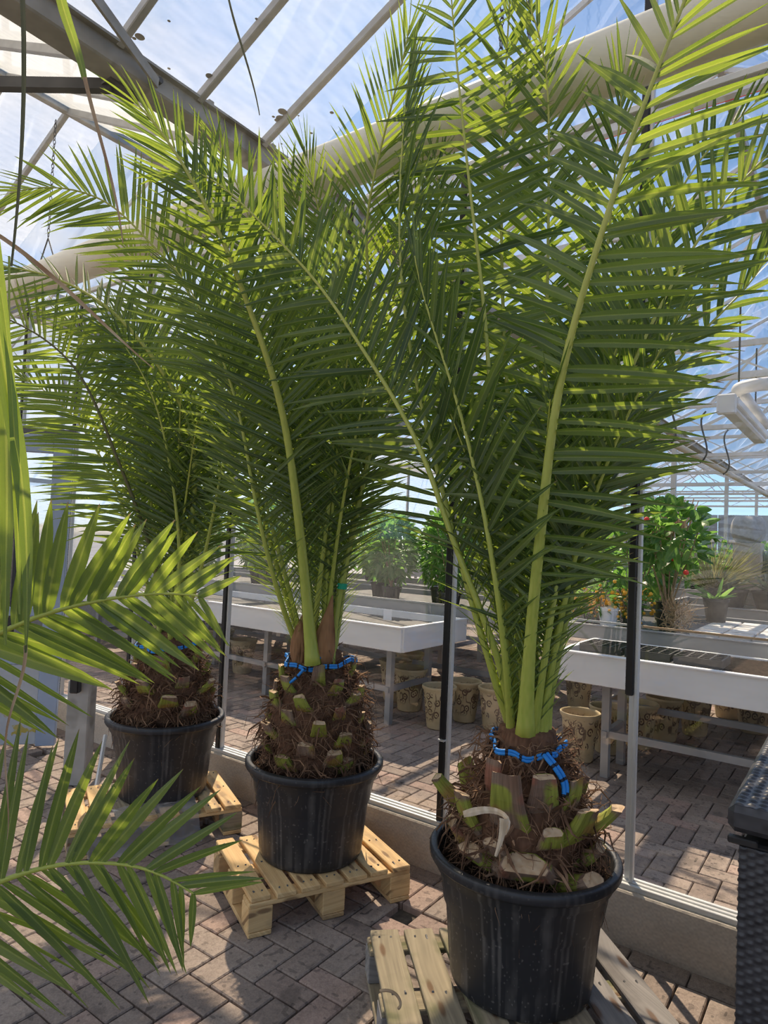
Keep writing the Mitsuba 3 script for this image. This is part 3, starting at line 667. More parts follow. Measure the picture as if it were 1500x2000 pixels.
for P in ([(905, 1590, 1.86), (935, 1583, 1.84), (965, 1583, 1.84), (985, 1592, 1.83), (986, 1630, 1.82)], [(984, 1598, 1.82), (978, 1640, 1.81), (968, 1672, 1.80)]):
    c = spline([at(*p) for p in P], 14); t = nrm(np.gradient(c, axis=0)); w = np.cross(t, nrm(CAM - c)) * np.linspace(.012, .004, 14)[:, None]
    v = np.stack([c - w, c + w + .002 * toC, c + .004 * toC], 1).reshape(-1, 3); ff = []
    for i in range(13):
        for a_, b_ in ((0, 2), (2, 1)): ff += [[i * 3 + a_, i * 3 + b_, i * 3 + 3 + b_], [i * 3 + a_, i * 3 + 3 + b_, i * 3 + 3 + a_]]
    put(k1, 'dry_strip', (v, np.array(ff)), 'pale_straw', label='pale dry strip hanging off the trunk')
g = np.linspace(0, 1, 14)
tail = spline([o + A(.09, -.09, .875), o + A(.125, -.1, .85), o + A(.155, -.09, .80), o + A(.16, -.1, .77)], 14)
tw.add(tube(tail, .007, 6)).add(tube(tail + A(.006, .01, .004), .006, 6))
put(k1, 'twine', tw, 'twine', smooth=True, label='blue twine round the neck')

# ---------------- middle palm
MA = (-1.925, 2.23)
prof = [(.17, .47), (.195, .54), (.205, .61), (.20, .70), (.185, .78), (.16, .84), (.125, .90), (.10, .95), (.09, 1.0)]
k2, tw, o = potted_palm('middle palm, its black pot on the clean pale pallet', MA, prof, auto_stubs(46, .53, .88, 5, L=(.07, .11), w=(.085, .115), e0=.75, e1=1.2), .955, .15, 23)
P2 = Palm(k2, o)
toC = nrm(A(-o[0], -o[1], 0))
b2 = lambda a, r=.05: base(o, a, r, .92)
FR = [
 (dict(gap=.025, L0=.42, W0=.02, face=toC + A(-.1, 0, 0), r0=.021, vee=14, tone=0, a0=60, a1=32), at(611, 1298, 2.76), [(600, 1180, 2.75), (575, 950, 2.66), (545, 780, 2.58), (515, 680, 2.52), (475, 570, 2.46), (435, 470, 2.4), (385, 370, 2.36), (320, 265, 2.34), (270, 205, 2.33)]),
 (dict(gap=.029, L0=.42, W0=.02, face=toC, vee=20, tone=3, a1=36, r0=.014), b2(-.3, .09), [(680, 1080, 2.88), (712, 930, 2.88), (728, 800, 2.9), (728, 680, 2.92), (720, 550, 2.88), (716, 450, 2.82), (732, 340, 2.76), (763, 213, 2.68), (800, 50, 2.62)]),
 (dict(gap=.029, L0=.40, W0=.0195, face=toC, tone=-1), b2(.3), [(640, 1000, 2.93), (655, 860, 2.93), (668, 720, 2.95), (655, 560, 3.0), (620, 400, 2.92), (595, 290, 2.88)]),
 (dict(gap=.029, L0=.42, W0=.0195, face=toC + A(-.2, 0, -.1), vee=14, tone=3, a1=42), b2(2.8, .06), [(545, 1120, 2.88), (495, 930, 2.85), (440, 740, 2.8), (390, 620, 2.78), (350, 540, 2.76), (280, 460, 2.74), (215, 400, 2.73), (125, 368, 2.72), (20, 378, 2.72)]),
 (dict(gap=.029, L0=.38, W0=.0195, face=toC + A(-.5, 0, 0), tone=5, a1=40), b2(3.2, .07), [(530, 1110, 2.76), (490, 930, 2.7), (465, 800, 2.66), (430, 690, 2.62), (385, 590, 2.6), (330, 510, 2.6)]),
 (dict(gap=.029, L0=.40, W0=.0195, face=toC, tone=-3), b2(2.2), [(590, 1000, 3.0), (560, 750, 3.1), (520, 550, 3.1), (470, 380, 3.05), (420, 270, 3.0)]),
 (dict(gap=.029, L0=.40, W0=.0195, face=toC, tone=-3), b2(.9), [(690, 1000, 3.05), (720, 800, 3.1), (760, 620, 3.1), (800, 460, 2.85), (840, 330, 2.65)]),
 (dict(gap=.029, L0=.40, W0=.0195, face=toC, tone=-3), b2(1.5), [(620, 900, 3.1), (600, 650, 3.2), (590, 480, 3.05), (560, 330, 3.0)]),
 (dict(gap=.029, L0=.38, W0=.0195, face=toC, tone=0), b2(-1.3), [(635, 1050, 2.8), (650, 880, 2.78), (640, 730, 2.76), (600, 600, 2.74), (560, 500, 2.72)]),
 (dict(gap=.029, L0=.36, W0=.018, face=toC, tone=-2), b2(3.9), [(545, 1080, 2.82), (505, 920, 2.8), (480, 800, 2.78), (450, 690, 2.76)]),
]
for kw, b, P in FR: frond(P2, pts(o, b, *P), **kw)
for i, (da, r, zt) in enumerate([(.3, .35, 2.3), (2.6, .4, 2.2), (3.6, .45, 2.3), (-.5, .45, 2.2), (1.6, .2, 2.4), (4.4, .3, 2.3), (5.6, .4, 2.4)]):
    b = b2(da, .06); tp = o + A(r * math.cos(da), r * math.sin(da), zt); tp[1] = min(tp[1], WALLGAP - .1); md = (b * .45 + tp * .55) - A(r * math.cos(da), r * math.sin(da), 0) * .2
    frond(P2, [b, md, tp], L0=.34, W0=.019, face=nrm(A(math.cos(da), math.sin(da), 0)), tone=-4)
finish(P2)
put(k2, 'sheath', MB().add(tube(spline([o + A(.06, -.06, .93), o + A(.09, -.07, 1.1), o + A(.10, -.05, 1.25)], 8), A(.03, .045, .052, .046, .036, .024, .012, .003), 10)).add(tube(spline([o + A(-.02, -.09, .93), o + A(-.03, -.10, 1.08), o + A(-.01, -.07, 1.2)], 8), A(.025, .035, .04, .036, .028, .02, .01, .003), 10)), 'sheath', smooth=True, label='dry brown fibre sheath between the stalks')
tail = spline([o + A(.06, -.14, .955), o + A(.10, -.10, 1.0), o + A(.115, -.06, 1.02)], 10); tail2 = spline([o + A(.05, -.15, .95), o + A(.03, -.18, .91), o + A(.01, -.19, .89)], 10)
tw.add(tube(tail, .006, 6)).add(tube(tail2, .006, 6))
put(k2, 'twine', tw, 'twine', smooth=True, label='blue twine round the neck')
put(k2, 'tape', tube([at(669, 1140, 2.86), at(668, 1150, 2.86)], .021, 12), 'tag_green', label='green tape on one stalk')

# ---------------- back palm
BA = (-2.94, 2.21)
prof = [(.17, .48), (.20, .55), (.205, .62), (.19, .69), (.165, .76), (.135, .82), (.11, .88), (.095, .95)]
k3, tw, o = potted_palm('leftmost palm at the back near the blue-grey door, pot on a pallet with plastic film', BA, prof, auto_stubs(26, .56, .84, 9, L=(.08, .12), w=(.09, .13), e0=.7, e1=1.2), .90, .16, 37)
P3p = Palm(k3, o)
toC = nrm(A(-o[0], -o[1], 0))
b3 = lambda a, r=.05: base(o, a, r, .88)
FR = [
 (dict(gap=.029, L0=.46, W0=.02, face=toC + A(.5, 0, 0), vee=10, tone=4, a0=72, a1=50, r0=.013, rmat='rachis_dark'), b3(3.3), [(270, 1000, 3.3), (215, 860, 3.2), (130, 700, 3.12), (50, 640, 3.08), (-60, 600, 3.05)]),
 (dict(gap=.029, L0=.40, W0=.0195, face=toC + A(-.2, 0, .6), vee=14, tone=2, r0=.02, a0=66, a1=48), b3(.5), [(375, 1000, 3.35), (372, 850, 3.3), (325, 740, 3.25), (260, 650, 3.2), (180, 580, 3.2), (80, 535, 3.2), (-10, 520, 3.2)]),
 (dict(gap=.029, L0=.40, W0=.02, face=toC, tone=0), b3(1.0), [(360, 950, 3.5), (345, 750, 3.5), (310, 640, 3.5), (280, 550, 3.5), (245, 480, 3.5)]),
 (dict(gap=.029, L0=.40, W0=.0195, face=toC, tone=-2), b3(-.3), [(395, 1000, 3.4), (415, 850, 3.42), (425, 700, 3.45), (440, 540, 3.5)]),
 (dict(gap=.029, L0=.42, W0=.0195, face=toC, tone=5), b3(2.4), [(330, 1000, 3.5), (290, 850, 3.5), (250, 760, 3.5), (200, 690, 3.5), (120, 620, 3.5)]),
 (dict(gap=.029, L0=.42, W0=.0195, face=toC, tone=-2), b3(1.8), [(350, 950, 3.6), (330, 800, 3.65), (290, 700, 3.7), (220, 600, 3.7)]),
 (dict(gap=.029, L0=.40, W0=.0195, face=toC, tone=5), b3(-1.0), [(350, 1080, 3.3), (330, 900, 3.25), (300, 780, 3.2), (260, 700, 3.18), (215, 640, 3.15)]),
 (dict(gap=.029, L0=.38, W0=.0195, face=toC, tone=-2), b3(-.5), [(400, 1080, 3.35), (430, 930, 3.32), (455, 800, 3.3), (480, 700, 3.3)]),
 (dict(gap=.029, L0=.40, W0=.0195, face=toC, tone=3), b3(3.0), [(270, 1080, 3.4), (200, 900, 3.45), (120, 790, 3.5), (20, 730, 3.5)]),
]
for kw, b, P in FR: frond(P3p, pts(o, b, *P), **kw)
for i, (da, r, zt) in enumerate([(.3, .35, 2.2), (2.6, .4, 2.2), (3.6, .4, 2.0), (-.5, .45, 2.0), (1.6, .2, 2.3), (4.4, .3, 2.2), (5.6, .4, 2.2)]):
    b = b3(da, .06); tp = o + A(r * math.cos(da), r * math.sin(da), zt); tp[1] = min(tp[1], WALLGAP - .1); md = (b * .45 + tp * .55) - A(r * math.cos(da), r * math.sin(da), 0) * .2
    frond(P3p, [b, md, tp], L0=.36, W0=.019, face=nrm(A(math.cos(da), math.sin(da), 0)), tone=-3)
finish(P3p)
put(k3, 'twine', tw, 'twine', smooth=True, label='blue twine round the neck')

# ---------------- fronds reaching in at the left, close to the camera
rng = np.random.default_rng(77)
def near_frond(label, P, L0, W0, face, gap, **kw):
    k = thing('palm_frond', label, 'palm frond')
    p = Palm(k, P[0])
    f = spline(P, 60); seg = np.r_[0, np.cumsum(np.linalg.norm(np.diff(f, axis=0), axis=1))]; S = seg / seg[-1]
    put(k, 'rachis', tube(f, np.interp(S, [0, 1], [.0075, .002]), 8), 'rachis', smooth=True)
    put(k, 'stalk', tube(spline([f[0], f[0] * .55 + A(-2.25, -.05, 1.0) * .45 + A(0, 0, .05), A(-2.25, -.05, .85)], 14), np.linspace(.0075, .017, 14), 8), 'rachis', smooth=True)
    t = nrm(np.gradient(f, axis=0)); n = int(seg[-1] / gap)
    for side in (-1, 1):
        s = np.linspace(.02, 1, n); s = s + (np.arange(n) % 2) * .35 / n
        s = np.clip(s, 0, 1)
        pp = np.stack([np.interp(s, S, f[:, i]) for i in range(3)], 1); tt = nrm(np.stack([np.interp(s, S, t[:, i]) for i in range(3)], 1))
        o = nrm(face - tt * (tt @ face)[:, None]); sd = np.cross(tt, o) * side
        lo = kw['lo'] if side == kw.get('loside', 1) else kw['hi']
        al = np.radians(np.interp(s, [0, .6, 1], lo)) + rng.normal(0, .05, n)
        ve = rng.normal(.12, .12, n)
        d = np.cos(al)[:, None] * tt + np.sin(al)[:, None] * (np.cos(ve)[:, None] * sd - np.sin(ve)[:, None] * o)
        L = L0 * np.interp(s, [0, .5, .85, 1], [1.1, 1.05, .75, .42]) * rng.uniform(.94, 1.05, n)
        W = W0 * np.interp(s, [0, .7, 1], [1, .9, .5]) * rng.uniform(.9, 1.08, n)
        tw = rng.normal(kw.get('tw', .0), .16, n)
        wd = tt * np.cos(tw)[:, None] + o * np.sin(tw)[:, None]
        V, U = blades(pp, d, wd, L, W, kw.get('droop', .05) * rng.uniform(.3, 1.6, n), fold=.3)
        U[..., 1] = np.clip(np.floor(U[..., 1]) * .5 + 7, 0, 15).astype(int) + (U[..., 1] - np.floor(U[..., 1]))
        for i in range(n): put(k, 'leaflet', (V[i], LF, U[i]), 'leaf')
    return k
fc = -_f - _u * .35; fc2 = -_f - _u * .12
near_frond('bright backlit palm frond reaching in from the left edge at mid height', [at(-190, 1310, 1.38), at(0, 1236, 1.33), at(100, 1196, 1.3), at(200, 1172, 1.28), at(300, 1160, 1.26), at(388, 1164, 1.24)], .25, .033, fc, .0285, lo=[66, 54, 52], hi=[64, 47, 36], loside=1)
near_frond('arched green palm frond reaching in from the lower left over the paving', [at(-190, 1790, 1.33), at(0, 1722, 1.3), at(100, 1692, 1.28), at(200, 1685, 1.26), at(285, 1698, 1.25), at(340, 1722, 1.24), at(378, 1745, 1.24)], .30, .029, fc2, .0265, lo=[50, 74, 62], hi=[66, 49, 40], loside=1)
k = thing('palm_frond', 'long narrow palm leaflets hanging at the left edge, tips dried brown', 'palm frond')
def ribbon(P, w, name='leaflet', bs='leaf', tone=9):
    P = spline([at(*p) for p in P], 24); t = nrm(np.gradient(P, axis=0)); wd = nrm(np.cross(t, P - CAM)); w = np.interp(np.linspace(0, 1, 24), np.linspace(0, 1, len(w)), w)
    nn = nrm(np.cross(wd, t))
    V = np.stack([P - wd * w[:, None] / 2, P + nn * w[:, None] * .15, P + wd * w[:, None] / 2], 1).reshape(-1, 3); f = []
    for r in range(23):
        for c in range(2): a = r * 3 + c; f += [[a, a + 1, a + 4], [a, a + 4, a + 3]]
    U = np.stack([np.repeat(np.linspace(0, .9, 24), 3), np.tile([.02, .5, .98], 24) + tone], 1)
    put(k, name, (V, np.array(f), U), bs)
ribbon([(-30, 380, 1.2), (-5, 600, 1.2), (12, 850, 1.2), (12, 1100, 1.2), (10, 1260, 1.2)], [.03, .034, .03, .022, .004], tone=11)
ribbon([(-15, 480, 1.15), (15, 760, 1.15), (40, 920, 1.15), (52, 1080, 1.15), (50, 1275, 1.15)], [.01, .026, .026, .02, .003], tone=8)
ribbon([(0, 560, 1.15), (18, 700, 1.15), (30, 900, 1.15), (36, 1100, 1.15), (38, 1200, 1.15)], [.006, .012, .014, .01, .003], tone=13)
ribbon([(112, -40, 1.3), (128, 30, 1.3), (148, 90, 1.3), (165, 155, 1.3)], [.018, .02, .016, .01], tone=13)
ribbon([(165, 150, 1.3), (185, 230, 1.3), (212, 330, 1.3), (240, 475, 1.3)], [.008, .006, .005, .002], 'dry_tip', 'straw')
ribbon([(42, -40, 1.3), (46, 60, 1.3), (44, 250, 1.3), (22, 520, 1.3)], [.009, .008, .006, .004], 'dry_tip', 'rachis_dark')
ribbon([(50, 1260, 1.15), (40, 1330, 1.15), (14, 1420, 1.15), (12, 1520, 1.15), (14, 1640, 1.15)], [.006, .005, .003, .003, .001], 'dry_tip', 'straw')
ribbon([(18, 500, 1.3), (16, 900, 1.3), (12, 1250, 1.3)], [.004, .004, .003], 'dry_tip', 'rachis')
ribbon([(-10, 455, 1.5), (60, 505, 1.5), (130, 565, 1.5), (200, 630, 1.5), (300, 720, 1.5)], [.009, .01, .009, .006, .002], 'dry_tip', 'straw')
ribbon([(443, -20, 1.5), (463, 60, 1.5), (490, 150, 1.5), (507, 225, 1.5)], [.004, .005, .004, .002], 'dry_tip', 'rachis_dark')

# ================================================================== pallets
def pallet(label, corner, ex, ey, lx, ly, n, mats, h=.144, seed=1, skew=0):
    """Deck boards run along ey (ly long), side by side along ex (lx)."""
    global rng
    rng = np.random.default_rng(seed)
    k = thing('pallet', label, 'pallet')
    ex = nrm(A(*ex, 0)); ey = nrm(A(*ey, 0)); ey = nrm(ey - ex * (ex @ ey)); R = np.stack([ex, ey, A(0, 0, 1)], 1); c0 = A(*corner, 0)
    P = lambda x, y, z: c0 + ex * x + ey * y + A(0, 0, z)
    det = np.linalg.det(R)
    if det < 0: R = np.stack([ex, ey, A(0, 0, -1)], 1)
    def B(name, c, s, m, j=0): put(k, name, box(P(*c), s, R @ rotz(j * rng.normal()), .003), m)
    pitch = lx / n; bw = pitch * .80
    for i in range(n): B('deck_board', (pitch * (i + .5), ly / 2 + rng.normal(0, .004), h - .010), (bw * rng.uniform(.93, 1.05), ly, .019), mats[i % len(mats)], .006)
    for y in (.045, ly / 2, ly - .045):
        B('stringer', (lx / 2, y, h - .029), (lx - .01, .085, .018), mats[0])
        for x in (.05, lx / 2, lx - .05): B('block', (x, y, .018 + (h - .056) / 2), (.095, .085, h - .056), mats[-1])
    for x in (.05, lx / 2, lx - .05): B('bottom_board', (x, ly / 2, .009), (.09, ly, .018), mats[0])
    nl = MB()
    for i in range(n):
        for y in (.045, ly / 2, ly - .045):
            for dx in (-.2, .2): nl.add(tube([P(pitch * (i + .5 + dx * .8), y + rng.normal(0, .008), h - .003), P(pitch * (i + .5 + dx * .8), y, h + .0015)], .0035, 6))
    put(k, 'nail_head', nl, 'steel_dark', kind='stuff')
    return k
pallet('clean pale wooden pallet under the middle palm', (-1.83, 1.785), (.44, .90), (-.90, .42), .70, .52, 7, ['wood_new'], seed=3)
pallet('weathered wooden pallet with greenish boards under the front palm, cut by the bottom edge', (-1.385, 1.915), (.70, .68), (.70, -.72), .86, .66, 7, ['wood_old', 'wood_old', 'wood_old', 'wood_old', 'wood_old', 'wood_grey', 'wood_grey'], seed=4)
pallet('wooden pallet with plastic film under the leftmost palm', (-2.86, 1.66), (.44, .90), (-.88, .48), .80, .52, 8, ['wood_new', 'wood_new', 'wood_old'], seed=5)
# a curled dry leaf strip on the front pallet
k = thing('dry_leaf_strip', 'curled brown leaf strip lying on the front pallet', 'dry leaf')
put(k, 'blade', tube(spline([at(742, 1936, 1.84), at(760, 1935, 1.84), at(776, 1945, 1.84), at(782, 1958, 1.835), at(778, 1970, 1.835)], 16), .004, 6), 'straw', smooth=True)
# plastic film hanging over the back pallet
k = thing('plastic_film', 'crumpled clear plastic film draped over the pallet at the back', 'plastic film')
n = 26; uu, vv = np.meshgrid(np.linspace(0, 1, n), np.linspace(0, 1, n), indexing='ij')
c0 = A(-2.93, 1.78, .15); e1 = nrm(A(.44, .9, 0)) * .5; e2 = nrm(A(.9, -.44, 0)) * .22
Pp = c0 + uu[..., None] * e1 + vv[..., None] * e2
Pp[..., 2] = .165 - np.clip(vv - .3, 0, 1) * .19 + .035 * (meshkit.fbm(np.stack([uu * 7, vv * 7, uu * 0], -1), 4) - .3)
i, j = np.meshgrid(np.arange(n - 1), np.arange(n - 1), indexing='ij'); q = np.stack([i * n + j, (i + 1) * n + j, (i + 1) * n + j + 1, i * n + j + 1], -1).reshape(-1, 4)
put(k, 'sheet', (Pp.reshape(-1, 3), np.vstack([q[:, :3], q[:, [0, 2, 3]]])), 'film', smooth=True)

# ================================================================== storage box
k = thing('storage_box', 'black woven storage box with a lid at the right edge', 'storage box')
bx0, by0, bx1, by1, bzt = -.235, 1.72, .70, 2.58, .94
put(k, 'body', box(((bx0 + bx1) / 2, (by0 + by1) / 2 + .006, .425), (bx1 - bx0 - .03, by1 - by0 - .035, .85), b=.006), 'rubber')
def weave(o, eu, ev, nz, w, h, cell, name):
    nu, nv = int(w / cell), int(h / cell * 1.6); su, sv = 5, 3
    U, Vv = np.meshgrid(np.linspace(0, nu, nu * su + 1), np.linspace(0, nv, nv * sv + 1), indexing='ij')
    par = (np.floor(U - 1e-9) + np.floor(Vv - 1e-9)) % 2
    fu, fv = U % 1, Vv % 1
    hgt = np.where(par == 0, np.sin(np.pi * fu) * (.35 + .65 * np.sin(np.pi * fv)), .18 * np.sin(np.pi * fv)) * cell * .24
    P = o + (U / nu * w)[..., None] * eu + (Vv / nv * h)[..., None] * ev + hgt[..., None] * nz
    a, b = U.shape; i, j = np.meshgrid(np.arange(a - 1), np.arange(b - 1), indexing='ij'); q = np.stack([i * b + j, (i + 1) * b + j, (i + 1) * b + j + 1, i * b + j + 1], -1).reshape(-1, 4)
    if np.cross(eu, ev) @ nz < 0: q = q[:, ::-1]
    put(k, name, (P.reshape(-1, 3), np.vstack([q[:, :3], q[:, [0, 2, 3]]])), 'wicker', smooth=True)
weave(A(bx0 + .012, by0 + .018, .02), A(1, 0, 0), A(0, 0, 1), A(0, -1, 0), bx1 - bx0 - .024, .82, .017, 'front_weave')
weave(A(bx0 + .012, by1 - .01, .02), A(0, -1, 0), A(0, 0, 1), A(-1, 0, 0), by1 - by0 - .03, .82, .017, 'side_weave')
lk = put(k, 'lid', box(((bx0 + bx1) / 2, (by0 + by1) / 2, bzt - .035), (bx1 - bx0 + .02, by1 - by0 + .02, .06), b=.014), 'wicker')
k_, k = k, lk
weave(A(bx0 + .002, by0 + .002, bzt - .006), A(1, 0, 0), A(0, 1, 0), A(0, 0, 1), bx1 - bx0 - .004, by1 - by0 - .004, .022, 'top_weave')
put(lk, 'hinge', box((bx0 + .02, by0 + .01, bzt - .085), (.06, .02, .016), b=.003), 'rubber')

# ================================================================== pipes, chains, lamp
k = thing('heating_pipe', 'thick cream pipe running under the roof along the glass partition', 'pipe')
PY, PZ = 2.36, 3.27
put(k, 'tube', tube([(-8.4, PY, PZ), (4.4, PY, PZ)], .112, 40), 'pipe_cream', smooth=30)
for x in (-5.0, 1.2): put(k, 'collar', tube([(x - .01, PY, PZ), (x + .01, PY, PZ)], .116, 40), 'pipe_beige', smooth=30)
def chain(label, x, y, zt, zb, pitch=.03):
    k = thing('chain', label, 'chain', 'chains holding up the cream pipe')
    n = int((zt - zb) / pitch); mb = MB(); g = np.linspace(0, 2 * np.pi, 11)
    for i in range(n):
        z = zt - (i + .5) * pitch; c, s = np.cos(g) * .0085, np.sin(g) * pitch * .62
        P = np.stack([c, c * 0, s], 1) if i % 2 == 0 else np.stack([c * 0, c, s], 1)
        mb.add(tube(P + A(x, y, z), .0026, 4, cap=False))
    put(k, 'links', mb, 'steel_dark', kind='stuff')
    return k
chain('steel chain holding up the cream pipe at the left', -4.83, PY + .02, RZ - .05, PZ + .3)
k = 'chain'
for s in (-1, 1):
    P = np.linspace(A(-4.83, PY + .02, PZ + .3), A(-4.83 + s * .12, PY + .02, PZ + .1), 10); put(k, 'sling', tube(P, .005, 5), 'steel_dark')
chain('steel chain holding up the cream pipe behind the top right fronds', -1.17, PY - .1, roof_z(-1.2), PZ + .12)
chain('steel chain holding up the cream pipe behind the top right fronds', -1.09, PY - .02, roof_z(-1.1), PZ + .12)
for kk in ('chain_001', 'chain_002'): labels[kk]['group'] = 'pair of chains at the top right'
labels['chain'].pop('group')

k = thing('heating_pipe', 'white pipe with an elbow behind the glass above the lamp', 'pipe')
put(k, 'tube', tube(spline([(-.82, 7.6, 2.80), (-.82, 6.6, 2.80), (-.82, 5.95, 2.80)], 12), .045, 16), 'steel_white', smooth=30)
put(k, 'elbow', tube(spline([(-.82, 5.95, 2.8), (-.81, 5.83, 2.8), (-.72, 5.76, 2.8), (-.6, 5.75, 2.8)], 16), .052, 16), 'steel_white', smooth=30)
put(k, 'tube', tube([(-.6, 5.75, 2.8), (3.5, 5.75, 2.8)], .045, 16), 'steel_white', smooth=30)
k = thing('heating_pipe', 'long thin beige pipe slanting away under the far roof', 'pipe')
put(k, 'tube', tube([(-1.62, 5.2, 2.58), (-1.42, 14.0, 2.58)], .035, 14), 'pipe_beige', smooth=30)
for y in (6.9, 8.3, 9.65):
    x = -1.62 + .2 * (y - 5.2) / 8.8
    put(k, 'hook', tube(spline([(x + .05, y, 3.12), (x + .06, y, 2.75), (x + .06, y, 2.6), (x, y, 2.53)], 12), .01, 6), 'steel_dark')
k = thing('lamp_fixture', 'grey strip lamp hanging under the elbow pipe behind the glass', 'lamp')
put(k, 'housing', MB().add(bar((-.84, 5.45, 2.63), (-.82, 7.2, 2.63), .15, .06, .008)).add(box((-.84, 5.42, 2.60), (.13, .05, .15), b=.01)), 'bench_white')
put(k, 'diffuser', bar((-.84, 5.5, 2.575), (-.82, 7.15, 2.575), .11, .05, .015), 'steel_white')
put(k, 'hanger', MB().add(bar((-.83, 5.9, 2.65), (-.83, 5.9, 3.5), .012, .012)).add(bar((-.83, 6.9, 2.65), (-.83, 6.9, 3.4), .012, .012)), 'steel_dark')

k = thing('cable', 'thin dark wire crossing the blue sky at the upper right', 'cable')
put(k, 'wire', tube([at(1090, 95, 3.9), at(1300, 80, 3.9), at(1540, 72, 3.9)], .003, 5), 'steel_dark')
k = thing('cable', 'thin reddish cable crossing the far roof at the upper right', 'cable')
put(k, 'wire', tube([at(1170, 275, 4.3), at(1350, 218, 4.3), at(1540, 160, 4.3)], .006, 5), 'petal_red')
# ================================================================== benches behind the glass
def bench(label, x0, x1, y0, y1, z0, z1, panel, legs=True, group=None):
    k = thing('plant_bench', label, 'bench', group)
    zc, hh, t = (z0 + z1) / 2, z1 - z0, .03
    put(k, 'front_panel', MB().add(box(((x0 + x1) / 2, y0, zc), (x1 - x0, t, hh), b=.004)).add(box(((x0 + x1) / 2, y0 - .004, z1), (x1 - x0 + .01, t + .02, .012), b=.003)), panel)
    put(k, 'back_panel', box(((x0 + x1) / 2, y1, zc), (x1 - x0, t, hh), b=.004), panel)
    for x in (x0, x1): put(k, 'end_panel', MB().add(box((x, (y0 + y1) / 2, zc), (t, y1 - y0, hh), b=.004)).add(box((x, (y0 + y1) / 2, z1), (t + .015, y1 - y0, .01))), panel)
    put(k, 'tray', box(((x0 + x1) / 2, (y0 + y1) / 2, z1 - .075 if panel == 'bench_white' else z0 + .04), (x1 - x0 - t, y1 - y0 - t, .02)), 'nursery_black')
    n = max(2, int((x1 - x0) / 1.3) + 1)
    for x in np.linspace(x0 + .25, x1 - .25, n):
        for y in (y0 + .22, y1 - .2): put(k, 'leg', box((x, y, z0 / 2), (.05, .05, z0)), 'bench_grey')
        put(k, 'brace', box((x, (y0 + y1) / 2, .28), (.035, y1 - y0 - .35, .045)), 'bench_grey')
    put(k, 'brace', box(((x0 + x1) / 2, y0 + .22, .28), (x1 - x0 - .5, .035, .045)), 'bench_grey')
    return k
bench('white-sided plant bench behind the glass, left, with its corner showing between the palms', -7.6, -2.87, 4.28, 5.28, .63, .82, 'bench_white')
bench('white-sided plant bench behind the glass at the right, holding black trays', -1.62, 2.2, 4.28, 5.05, .63, .82, 'bench_white')
bench('grey-railed bench of leafy shrubs behind the left white bench', -8.4, -2.3, 5.45, 6.9, .79, .9, 'bench_grey')
bench('grey-railed bench behind the right white bench, with pale mats in the sun', -1.9, 2.2, 5.2, 7.0, .79, .9, 'bench_grey')
bench('far grey bench carrying the agaves', -1.9, 3.2, 8.2, 9.6, .77, .9, 'bench_grey')
for i, y in enumerate((11.5, 14.5, 17.5)): bench(f'distant bench of green plants, {("first", "second", "third")[i]} row behind the agaves', -8.6, 3.6, y, y + 1.6, .75, .9, 'bench_grey')
# pale mats on the second bench
for i in range(9):
    for j in range(4):
        k = key(None, 'bench_mat'); scene[k] = mikit.ply(tuple(box((-.95 + i * .205, 5.5 + j * .3, .885), (.19, .27, .05), b=.006)[:2]), 'mat_white')
        labels[k] = {'label': 'pale square mat lying in the sun on the grey-railed bench', 'category': 'mat', 'group': 'pale mats on the bench'}
# black trays and soil on the right white bench
for i in range(3):
    k = thing('plant_tray', 'black plastic carrying tray on the right white bench', 'tray', 'black carrying trays')
    mb = MB(); x, y, z = -1.38 + i * .29, 4.5, .845
    for a in np.linspace(-.13, .13, 5): mb.add(box((x + a, y, z), (.01, .28, .05)))
    for b in np.linspace(-.14, .14, 5): mb.add(box((x, y + b, z), (.27, .01, .05)))
    put(k, 'grid', mb, 'nursery_black')
k = thing('soil_bed', 'dark potting soil filling the right white bench', 'soil')
put(k, 'bed', box((.6, 4.66, .77), (3.1, .68, .09), b=.02), 'soil')
k = thing('label_card', 'small white plant card in the corner tray of the left white bench', 'card')
put(k, 'card', box(at(757, 1203, 5.6) + A(0, 0, .01), (.07, .004, .09), rotz(.6), 0), 'card_white')

# ceramic pots with brown scrolls
CP = lathe([(0.001, 0), (.085, 0), (.092, .01), (.128, .30), (.140, .315), (.142, .335), (.134, .34), (.122, .325), (.105, .12), (.001, .12)], 36)
spots = [(-2.77, 4.70, 1.0), (-2.72, 5.04, 1.0), (-2.42, 5.0, 1.0), (-3.25, 5.0, 1.1), (-3.55, 5.2, 1.1), (-3.75, 5.75, 1.05), (-4.35, 5.1, 1.05), (-4.9, 5.5, 1.05), (-5.4, 5.0, 1.05), (-6.1, 5.3, 1.05), (-2.15, 6.2, 1.0),
         (-1.62, 4.72, 1.0), (-1.52, 5.05, 1.0), (-1.38, 5.35, 1.0), (-1.28, 5.7, 1.0), (-1.12, 6.05, 1.0), (-.75, 6.5, 1.1), (-.35, 6.4, 1.1), (.1, 6.4, 1.1), (-1.0, 6.9, 1.1), (-.5, 7.0, 1.1)]
first = ['tan scroll-patterned pot on the paving, cut by the black mullion, frontmost of its cluster', 'tan scroll-patterned pot close behind the frontmost one, right of the black mullion', 'tan scroll-patterned pot right of the mullion, half behind the front palm stalks', 'greyish scroll-patterned pot behind the corner leg of the left white bench']
for i, (x, y, s) in enumerate(spots):
    if i < 4: k = thing('ceramic_pot', first[i], 'pot')
    else:
        g = 'left' if i < 11 else 'right'
        k = thing('ceramic_pot', f'tan ceramic pot with brown scrolls in the shade under the {g} white bench', 'pot', f'scroll pots under the {g} white bench')
    a = rng.random() * 6; v, f, u = CP
    put(k, 'body', (v * s @ rotz(a).T + A(x, y, 0), f, u), 'ceramic', smooth=True)

